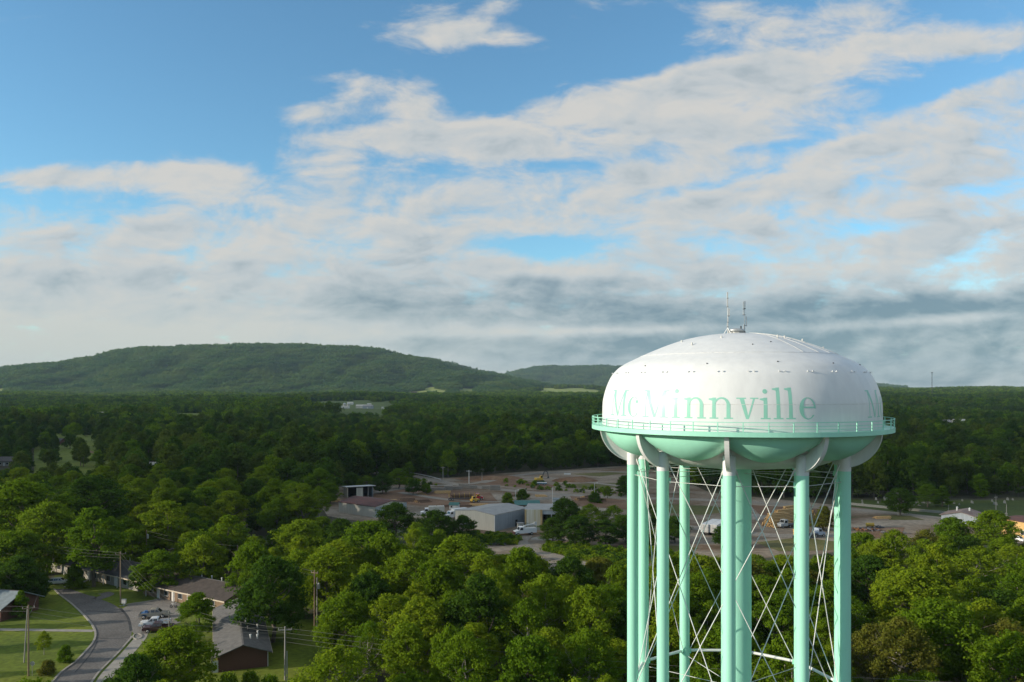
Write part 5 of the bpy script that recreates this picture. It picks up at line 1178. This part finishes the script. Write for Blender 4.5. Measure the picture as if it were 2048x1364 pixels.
# trees one can point to in the photograph: pixel of crown middle, pixel of top, distance, shape, tone, width in pixels
KEY = [(40, 960, 218, 'round', 'bright green', 200), (95, 1000, 205, 'round', 'yellow-green', 130), (185, 950, 240, 'round', 'dark green', 150), (188, 1014, 192, 'tall', 'bright green', 112),
       (30, 1060, 190, 'round', 'bright green', 130), (56, 1136, 176, 'round', 'dark green', 80), (703, 944, 372, 'round', 'dark green', 40), (733, 951, 368, 'round', 'bright green', 38), (765, 947, 372, 'round', 'dark green', 44), (797, 937, 378, 'tall', 'bright green', 40), (826, 958, 372, 'round', 'dark green', 34), (852, 966, 366, 'round', 'bright green', 24), (1015, 985, 330, 'low', 'bright green', 26), (1045, 978, 342, 'low', 'dark green', 28), (1190, 985, 332, 'low', 'dark green', 30), (1215, 972, 345, 'round', 'bright green', 24), (40, 1110, 176, 'round', 'dark green', 90), (150, 1128, 190, 'low', 'bright green', 40),
       (42, 1182, 166, 'conical', 'bright green', 44), (330, 1002, 215, 'tall', 'yellow-green', 110), (318, 1100, 184, 'round', 'bright green', 112), (400, 1060, 196, 'round', 'bright green', 100),
       (545, 1112, 150, 'round', 'dark green', 150), (395, 1186, 150, 'tall', 'bright green', 74), (350, 1254, 122, 'round', 'yellow-green', 158), (272, 1308, 112, 'round', 'dark green', 118),
       (460, 1030, 205, 'tall', 'bright green', 80), (690, 1182, 140, 'round', 'bright green', 130), (655, 1096, 165, 'round', 'yellow-green', 120), (735, 1040, 195, 'round', 'bright green', 130),
       (845, 1196, 132, 'round', 'yellow-green', 150), (770, 1060, 180, 'round', 'bright green', 110), (920, 1068, 172, 'round', 'yellow-green', 150), (1045, 1092, 165, 'round', 'bright green', 100),
       (985, 1140, 142, 'airy', 'yellow-green', 120), (1140, 1112, 165, 'round', 'dark green', 105), (665, 1296, 115, 'airy', 'yellow-green', 190), (900, 1250, 118, 'round', 'bright green', 110),
       (1090, 1150, 138, 'airy', 'yellow-green', 150), (1180, 1170, 132, 'round', 'yellow-green', 130), (1060, 1270, 112, 'round', 'bright green', 150), (740, 1240, 128, 'airy', 'bright green', 90),
       (1235, 1130, 160, 'round', 'bright green', 80), (1130, 994, 268, 'round', 'dark green', 70), (1180, 1008, 262, 'airy', 'bright green', 60), (1225, 1010, 262, 'airy', 'bright green', 60), (1105, 1035, 250, 'round', 'dark green', 60),
       (1155, 1030, 252, 'round', 'dark green', 70), (1210, 1040, 252, 'tall', 'dark green', 60), (1250, 1030, 256, 'round', 'dark green', 60), (1300, 1010, 262, 'tall', 'dark green', 50), (1350, 1030, 262, 'round', 'dark green', 60),
       (1448, 1050, 258, 'round', 'dark green', 50), (1648, 1013, 268, 'conical', 'olive brown', 62), (1252, 950, 420, 'round', 'dark green', 44), (925, 1030, 272, 'round', 'dark green', 60), (870, 1018, 280, 'round', 'dark green', 80),
       (790, 1005, 290, 'round', 'dark green', 90), (660, 965, 352, 'round', 'bright green', 46), (1725, 1064, 205, 'round', 'bright green', 90), (1790, 1060, 200, 'airy', 'yellow-green', 90), (1850, 1058, 205, 'airy', 'olive brown', 90),
       (1905, 1032, 232, 'round', 'bright green', 70), (1985, 1020, 226, 'round', 'bright green', 100), (1740, 1110, 170, 'round', 'dark green', 120), (1830, 1138, 160, 'round', 'yellow-green', 170), (1960, 1094, 178, 'airy', 'yellow-green', 130),
       (2030, 1088, 185, 'airy', 'yellow-green', 100), (1880, 1195, 135, 'round', 'bright green', 200), (1800, 1235, 120, 'airy', 'olive brown', 150), (2020, 1238, 122, 'airy', 'olive brown', 130), (1740, 1250, 124, 'airy', 'olive brown', 110),
       (1940, 1205, 140, 'round', 'bright green', 120), (2000, 1180, 148, 'round', 'dark green', 130), (1870, 890, 480, 'round', 'bright green', 60), (1945, 888, 485, 'round', 'bright green', 66), (1985, 915, 440, 'airy', 'olive brown', 56),
       (1905, 915, 445, 'conical', 'olive brown', 60), (1855, 968, 330, 'round', 'bright green', 50), (1885, 972, 322, 'conical', 'bright green', 40), (1800, 975, 335, 'round', 'dark green', 60),
       (130, 1290, 139, 'low', 'bright green', 30), (88, 1262, 143, 'airy', 'yellow-green', 30), (95, 1320, 133, 'low', 'olive brown', 36), (330, 958, 262, 'tall', 'yellow-green', 60), (590, 965, 268, 'round', 'bright green', 90),
       (505, 1080, 178, 'round', 'bright green', 100), (600, 1040, 205, 'round', 'yellow-green', 120), (1520, 1120, 175, 'round', 'bright green', 110), (1400, 1110, 180, 'round', 'yellow-green', 120), (1640, 1115, 185, 'round', 'bright green', 90),
       (1330, 1180, 140, 'round', 'yellow-green', 110), (1550, 1190, 140, 'round', 'bright green', 120), (1660, 1160, 150, 'round', 'bright green', 110), (1420, 1200, 140, 'airy', 'bright green', 100),
       (455, 1345, 118, 'low', 'yellow-green', 60), (500, 1342, 122, 'low', 'bright green', 50), (540, 1350, 116, 'low', 'bright green', 60)]
trees = []      # x, y, height, radius, shape, tone, key?
for px, py, d, sh, tone, w in KEY:
    if sh not in ('low', 'conical') and H - (py - HOR) * d / F < .8 * w * d / F: d = H * F / (py - HOR + .92 * w)
    h = H - (py - HOR) * d / F; trees.append([(px - 1024) / F * d, d, h, w * d / F / 2 * 1.06, sh, tone])
kp = np.array([[t[0], t[1], t[3]] for t in trees])
def roomy(X, Y):
    ok = free(X, Y)
    dd = np.hypot(X[:, None] - kp[None, :, 0], Y[:, None] - kp[None, :, 1]); ok &= (dd > kp[None, :, 2] * .85 + 2.2).all(1)
    # keep the view to things behind open: no tall tree right in front of the street and buildings
    return ok
pts = poisson(14000, -420, 330, 84, 345, 7.3, lambda X, Y: roomy(X, Y) & (np.abs(X) < .70 * Y + 60), 11)
OPEN = [(-40, 32, 168, 1240), (-80, 412, 134, 1345), (400, 532, 166, 1338), (612, 640, 157, 1262), (462, 488, 189, 1184), (110, 470, 176, 1222), (585, 640, 150, 1300), (0, 75, 135, 1352), (560, 580, 130, 1340), (668, 780, 292, 1036), (905, 1060, 262, 1066), (1040, 1075, 258, 1072)]
def block(x, y, h, r=4):
    """would a tree of this height hide the street, roofs, yard or shed the photograph shows?"""
    top = HOR + (H - h) * F / y; px = x / y * F + 1024
    lim = np.interp(px, [-200, 0, 110, 160, 250, 420, 470, 540, 620, 680, 800, 900, 980, 1100, 1262, 1330, 1400, 1500, 1700, 1760, 1850, 1950, 2050, 2300],
                    [900, 960, 990, 1000, 1010, 1030, 1060, 1060, 1000, 1022, 1030, 1050, 1086, 1104, 1118, 1090, 1100, 1106, 1090, 1075, 1068, 1060, 1078, 1090])
    w = r * F / y; street = any(px + w * .9 > a and px - w * .9 < b and y < dm and top < yl for a, b, dm, yl in OPEN)
    return (top < lim) & ((y < 255) | (px > 640)), street
rs = np.random.RandomState(21)
for x, y in pts:
    px = x / y * F + 1024
    right = px > 1240
    p_air = .34 if (px > 980) else .10
    sh = rs.choice(['round', 'tall', 'airy', 'low'], p=[.66 - p_air * .5, .20, .09 + p_air * .5, .05])
    if px < 1000: tone = rs.choice(['yellow-green', 'bright green', 'dark green', 'olive brown'], p=[.32, .46, .20, .02])
    elif px < 1730: tone = rs.choice(['yellow-green', 'bright green', 'dark green', 'olive brown'], p=[.42, .46, .08, .04])
    else: tone = rs.choice(['yellow-green', 'bright green', 'dark green', 'olive brown'], p=[.34, .40, .14, .12])
    h = {'round': rs.uniform(8.5, 15), 'tall': rs.uniform(10, 17), 'airy': rs.uniform(8, 14), 'low': rs.uniform(3.5, 5.5)}[sh]
    ok = True; rr_ = {'round': .44, 'tall': .31, 'airy': .38, 'low': .72, 'conical': .33}[sh] * rs.uniform(.92, 1.22)
    for _ in range(5):
        b, st = block(x, y, h, rr_ * h)
        if st: ok = False; break
        if not b: break
        h *= .86
    else: ok = False
    if not ok or h < 3.2: continue
    if h < 6: sh = 'low'
    r = h * rr_
    trees.append([x, y, h, r, sh, tone])
def seen(t):
    px = t[0] / t[1] * F + 1024; w = t[3] * F / t[1]; top = HOR + (H - t[2]) * F / t[1]
    return -w < px < 2048 + w and top < 1368
vis = [t for t in trees if seen(t)]; rest = [t for t in trees if not seen(t)]
nk = len(KEY); keyset = trees[:nk]
vis_rest = sorted([t for t in vis if not any(t is k for k in keyset)], key=lambda t: t[1] / max(t[3], 1))
indiv = [t for t in keyset] + vis_rest[:298 - nk]; over = vis_rest[298 - nk:] + rest
print('TREES individual', len(indiv), 'overflow', len(over), 'key', nk)
ORD = 'first second third fourth fifth sixth seventh eighth ninth tenth eleventh twelfth thirteenth fourteenth fifteenth sixteenth'.split()
def region(t):
    px = t[0] / t[1] * F + 1024; top = HOR + (H - t[2]) * F / t[1]
    if px < 250: c = 'left of the curving street' if t[1] < 172 else 'behind the far end of the curving street'
    elif px < 620: c = 'around the brick building' if t[1] < 178 else 'behind the long dark roof'
    elif px < 940: c = 'in the wood left of the warehouse' if t[1] > 185 else 'in the wood at bottom centre'
    elif px < 1258: c = 'beside the warehouse drive' if t[1] > 185 else 'left of the tower legs'
    elif px < 1710: c = 'behind the tower legs'
    elif t[1] > 300: c = 'by the cemetery'
    else: c = 'right of the tower legs'
    return c
buck = {}
for t in indiv: buck.setdefault((t[5], t[4], region(t)), []).append(t)
SHW = {'round': 'round-crowned', 'tall': 'tall', 'airy': 'thin-leaved', 'conical': 'conical', 'low': 'low bushy'}
labels = {}
for key, lst in buck.items():
    tone, sh, reg = key; base = f'{tone} {SHW[sh]} tree {reg}'
    if len(lst) == 1: labels[id(lst[0])] = base; continue
    lst.sort(key=lambda t: t[1]); n = len(lst)
    rows = [lst] if n <= 4 else ([lst[:n // 2], lst[n // 2:]] if n <= 9 else [lst[:n // 3], lst[n // 3:2 * n // 3], lst[2 * n // 3:]])
    rn = [''] if len(rows) == 1 else (['nearer, ', 'farther, '] if len(rows) == 2 else ['near, ', 'midway, ', 'far, '])
    for row, w in zip(rows, rn):
        row.sort(key=lambda t: t[0] / t[1])
        for i, t in enumerate(row):
            pos = 'only one' if len(row) == 1 else ('leftmost' if i == 0 else 'rightmost' if i == len(row) - 1 else ORD[i] + ' from left')
            labels[id(t)] = f'{base}, {w}{pos}'
cnt = {}
for i, t in enumerate(indiv):
    x, y, h, r, sh, tone = t; vi = cnt.get(sh, 0) % len(SHAPES[sh]); cnt[sh] = cnt.get(sh, 0) + 1
    bh, br = SHAPES[sh][vi][:2]
    nm = {'conical': 'conifer_tree', 'low': 'shrub'}.get(sh, 'broadleaf_tree')
    root = thing(nm, labels[id(t)], 'shrub' if sh == 'low' else 'tree', (x, y, 0), rng.uniform(0, 6.28), 'shrubs' if sh == 'low' else 'trees in the near woods')
    tk = bpy.data.objects.new('trunk', TRUNK[sh, vi]); cr = bpy.data.objects.new('crown', CROWN[sh, vi])
    for o in (tk, cr):
        COL.objects.link(o); o.parent = root; o.scale = (r / br, r / br, h / bh)
    cr.material_slots[0].link = 'OBJECT'; cr.material_slots[0].material = TONES[tone]
# ---------------------------------------------------------------- the woods beyond: instanced
lib = bpy.data.collections.new('wood_library')
def lib_obj(name, me):
    o = bpy.data.objects.new(name, me); lib.objects.link(o); return o
def trunk_arr(h, r):
    mb = MB().cyl((0, 0, -.5), (0, 0, h * .75), r, r * .4, 5, caps=False)
    return np.array(mb.v, float), np.array(mb.f)
mids = []
for i, (sh, tone) in enumerate((('round', 'mid'), ('round', 'dark green'), ('tall', 'mid'), ('round', 'bright green'), ('airy', 'mid'), ('tall', 'dark green'))):
    h, r, k, b, nl, nq, lf, gp, tr = SHAPES[sh][i % len(SHAPES[sh])]
    v = crown(900 + i, h, r, k, b * .8, 38, 3000, .85, gap=gp, lob=(.16, .33)); tv, tf = trunk_arr(h, tr)
    mids.append(lib_obj('wood_tree', add_arrays([(v, quads(v), 0), (tv, tf, 1)], [TONES[tone], M_bark], 'wood_tree')))
lib2 = bpy.data.collections.new('far_wood_library')
clib = []
for i in range(5):
    rs2 = np.random.RandomState(60 + i); parts = []
    for q in poisson(400, -20, 20, -20, 20, 7.2, lambda X, Y: np.hypot(X, Y) < 20, 70 + i):
        hh = rs2.uniform(10, 17); rr = rs2.uniform(3.6, 5.6)
        v = crown(rs2.randint(9999), hh, rr, 'round', .15, 11, 170, 2.3, lob=(.3, .5)); v[:, 0] += q[0]; v[:, 1] += q[1]; parts.append((v, quads(v), rs2.choice(3, p=[.5, .3, .2])))
    o = bpy.data.objects.new('wood_clump', add_arrays(parts, [TONES['mid'], TONES['dark green'], TONES['bright green']], 'wood_clump')); lib2.objects.link(o); clib.append(o)
lib3 = bpy.data.collections.new('hill_wood_library')
for i in range(5):
    me = clib[i].data.copy(); me.materials.clear()
    for m in (TONES['hill'], TONES['hill dark'], TONES['hill light']): me.materials.append(m)
    lib3.objects.link(bpy.data.objects.new('hill_clump', me))
def scatter(name, pts, coll, nvar, label, cat, seed, zf=zg):
    """one mesh of points, an instance of one of the library trees on each"""
    rs = np.random.RandomState(seed); pts = np.array(pts, float); n = len(pts)
    me = bpy.data.meshes.new(name); me.vertices.add(n)
    z = pts[:, 2] if pts.shape[1] > 2 else zf(pts[:, 0], pts[:, 1])
    me.vertices.foreach_set('co', np.stack([pts[:, 0], pts[:, 1], z], 1).astype(np.float32).ravel())
    for nm, ty, val in (('idx', 'INT', rs.randint(0, nvar, n)), ('scl', 'FLOAT', (pts[:, 3] if pts.shape[1] > 3 else rs.uniform(.72, 1.25, n))), ('rot', 'FLOAT', rs.uniform(0, 6.28, n))):
        a = me.attributes.new(nm, ty, 'POINT'); a.data.foreach_set('value', val.astype(np.int32 if ty == 'INT' else np.float32))
    o = bpy.data.objects.new(name, me); COL.objects.link(o)
    g = bpy.data.node_groups.new(name, 'GeometryNodeTree')
    g.interface.new_socket('Geometry', in_out='INPUT', socket_type='NodeSocketGeometry'); g.interface.new_socket('Geometry', in_out='OUTPUT', socket_type='NodeSocketGeometry')
    gi_, go = g.nodes.new('NodeGroupInput'), g.nodes.new('NodeGroupOutput')
    ci = g.nodes.new('GeometryNodeCollectionInfo'); ci.inputs['Collection'].default_value = coll; ci.inputs['Separate Children'].default_value = True; ci.inputs['Reset Children'].default_value = True
    ip = g.nodes.new('GeometryNodeInstanceOnPoints'); ip.inputs['Pick Instance'].default_value = True
    def attr(nm, ty):
        a = g.nodes.new('GeometryNodeInputNamedAttribute'); a.data_type = ty; a.inputs[0].default_value = nm; return a.outputs[0]
    cx = g.nodes.new('ShaderNodeCombineXYZ'); g.links.new(attr('rot', 'FLOAT'), cx.inputs[2])
    g.links.new(gi_.outputs[0], ip.inputs['Points']); g.links.new(ci.outputs[0], ip.inputs['Instance']); g.links.new(attr('idx', 'INT'), ip.inputs['Instance Index'])
    g.links.new(cx.outputs[0], ip.inputs['Rotation']); g.links.new(attr('scl', 'FLOAT'), ip.inputs['Scale']); g.links.new(ip.outputs[0], go.inputs[0])
    md = o.modifiers.new('scatter', 'NODES'); md.node_group = g
    return tag(o, label, cat, None, 'stuff')
near_over = [(t[0], t[1], 0, t[2] / 16) for t in over if not (t[1] < 130 and abs(t[0]) < .66 * t[1])]
inwedge = lambda X, Y, pad: np.abs(X) < .66 * Y + pad
m1 = poisson(90000, -640, 640, 345, 900, 7.4, lambda X, Y: free(X, Y) & inwedge(X, Y, 40) & (np.hypot(X[:, None] - kp[None, :, 0], Y[:, None] - kp[None, :, 1]) > kp[None, :, 2] + 2).all(1), 31)
mid_pts = near_over + [(x, y, float(zg(x, y)), s * (1 + .22 * math.sin(x / 47 + 2 * math.sin(y / 90)))) for (x, y), s in zip(m1, np.random.RandomState(5).uniform(.6, 1.38, len(m1)))]
mid_pts = [(x, y, z, s * (.68 if (x / y < -.48 and y < 430) or (-.29 < x / y < -.12 and y > 780) else 1)) for x, y, z, s in mid_pts]
scatter('woods', mid_pts, lib, len(mids), 'dark green mixed woods filling the valley between the yard and the farm', 'woods', 41)
def far_grid(y0, y1, step, umin, umax, seed, pad=60):
    rs = np.random.RandomState(seed); out = []
    y = y0
    while y < y1:
        xs = np.arange(umin * y - pad, umax * y + pad, step); X = xs + rs.uniform(-.35, .35, len(xs)) * step; Y = y + rs.uniform(-.35, .35, len(xs)) * step
        out.append(np.stack([X, Y], 1)); y += step
    return np.concatenate(out)
fg = far_grid(900, 4700, 31, -.66, .66, 3)
fg = fg[free(fg[:, 0], fg[:, 1])]
edge = np.concatenate([far_grid(900, 4500, 10, -.46, .12, 9)]); ef = free(edge[:, 0], edge[:, 1])
fz = zg(fg[:, 0], fg[:, 1]); hz = H1(fg[:, 0], fg[:, 1]); k = hz < fz + 1
scl = np.random.RandomState(8).uniform(.75, 1.4, len(fg)); scl = np.where((np.abs(fg[:, 0] / fg[:, 1] + .2) < .09) & (fg[:, 1] < 1200), .6, scl)
scl = scl * (1 + .22 * np.sin(fg[:, 0] / 120 + 2 * np.sin(fg[:, 1] / 260)))
fp = np.stack([fg[:, 0], fg[:, 1], fz - 1, scl], 1)[k]
scatter('far_woods', fp, lib2, 5, 'far dark tree canopy stretching flat to the foot of the hills', 'woods', 43)
hp = []
for fn, y0, y1, u0, u1, st, sd_ in ((H1, 3700, 5350, -.70, .13, 36, 5), (H2, 5300, 6500, -.22, .07, 46, 6), (H3, 6700, 8400, -.06, .52, 56, 7)):
    g_ = far_grid(y0, y1, st, u0, u1, sd_, 0); z = fn(g_[:, 0], g_[:, 1]); k = (z > zg(g_[:, 0], g_[:, 1]) - .5) & free(g_[:, 0], g_[:, 1])
    s_ = np.random.RandomState(sd_).uniform(1.05, 2.1, len(g_)) * (1 if st < 40 else 1.2)
    hp.append(np.stack([g_[:, 0], g_[:, 1], z - 3, s_], 1)[k])
hp = np.concatenate(hp)
scatter('hillside_woods', hp, lib3, 5, 'blue green forest covering the long flat topped hill', 'woods', 44)
# right horizon ridge of trees
fr = far_grid(4700, 6600, 42, .16, .68, 12); fr = np.stack([fr[:, 0], fr[:, 1], zg(fr[:, 0], fr[:, 1]), np.full(len(fr), 1.0)], 1)
scatter('horizon_woods', fr, lib2, 5, 'thin sunlit strip of treetops along the right horizon', 'woods', 45)
print('SCATTER', len(mid_pts), len(fp), len(hp), len(fr))
# weeds and brush along the yard edges
v = crown(77, 1.6, 1.5, 'bush', .02, 12, 260, .42); lib4 = bpy.data.collections.new('brush_library')
for tn in ('bright green', 'yellow-green', 'dark green'): lib4.objects.link(bpy.data.objects.new('brush', add_arrays([(v, quads(v), 0)], [TONES[tn]], 'brush')))
bp = []
rs = np.random.RandomState(55)
for poly, n in ((G([(1095, 1090), (1262, 1106), (1262, 1142), (1190, 1125), (1090, 1102)]), 420), (G([(940, 1070), (1000, 1072), (1040, 1080), (1030, 1090), (960, 1090)]), 130), (G([(1262, 1080), (1330, 1062), (1330, 1105), (1262, 1130)]), 160),
                (G([(1000, 960), (1120, 968), (1260, 985), (1260, 995), (1000, 976)]), 60), (G([(700, 950), (820, 957), (880, 972), (760, 968)]), 120)):
    xs, ys = [p[0] for p in poly], [p[1] for p in poly]; X = rs.uniform(min(xs), max(xs), n * 3); Y = rs.uniform(min(ys), max(ys), n * 3); k = pip(poly, X, Y)
    bp += [(x, y, 0, s) for x, y, s in zip(X[k][:n], Y[k][:n], rs.uniform(.5, 1.3, n))]
scatter('brush', bp, lib4, 3, 'low green weeds and brush along the edges of the gravel yard', 'brush', 46)
# ---------------------------------------------------------------- air
hz = MB().box((0, 4700, 197), (13400, 10400, 396)).build('haze', None); hz.data.materials.clear()
m = bpy.data.materials.new('haze_air'); m.use_nodes = True; t = m.node_tree; t.nodes.clear()
v = t.nodes.new('ShaderNodeVolumePrincipled'); v.inputs['Color'].default_value = (.62, .80, .98, 1); v.inputs['Density'].default_value = 3.5e-5; v.inputs['Anisotropy'].default_value = 0.0
o_ = t.nodes.new('ShaderNodeOutputMaterial'); t.links.new(v.outputs[0], o_.inputs['Volume']); hz.data.materials.append(m); hz['kind'] = 'stuff'
# ---------------------------------------------------------------- unseen cloud, added and outlined to cast shade over the valley
ZC = 1200.0
def up(p): s = ZC / SUN_DIR.z; return Vector((p[0] + SUN_DIR.x * s, p[1] + SUN_DIR.y * s, ZC))
SHADE = [(-2400, 470), (-420, 335), (-190, 296), (-105, 280), (-60, 240), (-38, 230), (-24, 240), (-14, 300), (8, 390), (100, 462), (200, 490), (300, 515), (520, 590), (1300, 820), (2300, 1100), (2500, 2450), (1200, 2450), (0, 2700), (-1400, 2750), (-2600, 2650)]
from mathutils.geometry import tessellate_polygon
ring_ = [up(p) for p in SHADE]; n = len(ring_); cen = sum(ring_, Vector()) / n
vs = []; lv = ((0.0, 0.0), (.004, 60), (.02, 140), (.10, 230), (.3, 330), (.6, 380), (1.0, 400))
for f_, z in lv: vs += [tuple(p.lerp(cen, f_) + Vector((0, 0, z + (40 * math.sin(i * 2.3 + z) if z > 100 else 0)))) for i, p in enumerate(ring_)]
mb = MB(); k = len(lv)
mb.add(vs, [(j * n + i, j * n + (i + 1) % n, (j + 1) * n + (i + 1) % n, (j + 1) * n + i) for j in range(k - 1) for i in range(n)], 0, True)
f_ = tessellate_polygon([ring_]); mb.add(ring_, [t_[::-1] if (ring_[t_[1]] - ring_[t_[0]]).cross(ring_[t_[2]] - ring_[t_[0]]).z > 0 else t_ for t_ in f_])
cm = bpy.data.materials.new('shade_cloud_mix'); cm.use_nodes = True; t = cm.node_tree; t.nodes.clear()
d_ = t.nodes.new('ShaderNodeBsdfDiffuse'); d_.inputs[0].default_value = (.85, .85, .86, 1); tp_ = t.nodes.new('ShaderNodeBsdfTransparent'); ms = t.nodes.new('ShaderNodeMixShader'); ms.inputs[0].default_value = .5  # half transparent, so the added cloud's shade stays partial
t.links.new(tp_.outputs[0], ms.inputs[1]); t.links.new(d_.outputs[0], ms.inputs[2]); o_ = t.nodes.new('ShaderNodeOutputMaterial'); t.links.new(ms.outputs[0], o_.inputs[0])
cl = mb.build('unseen_shade_cloud', cm); cl['kind'] = 'stuff'
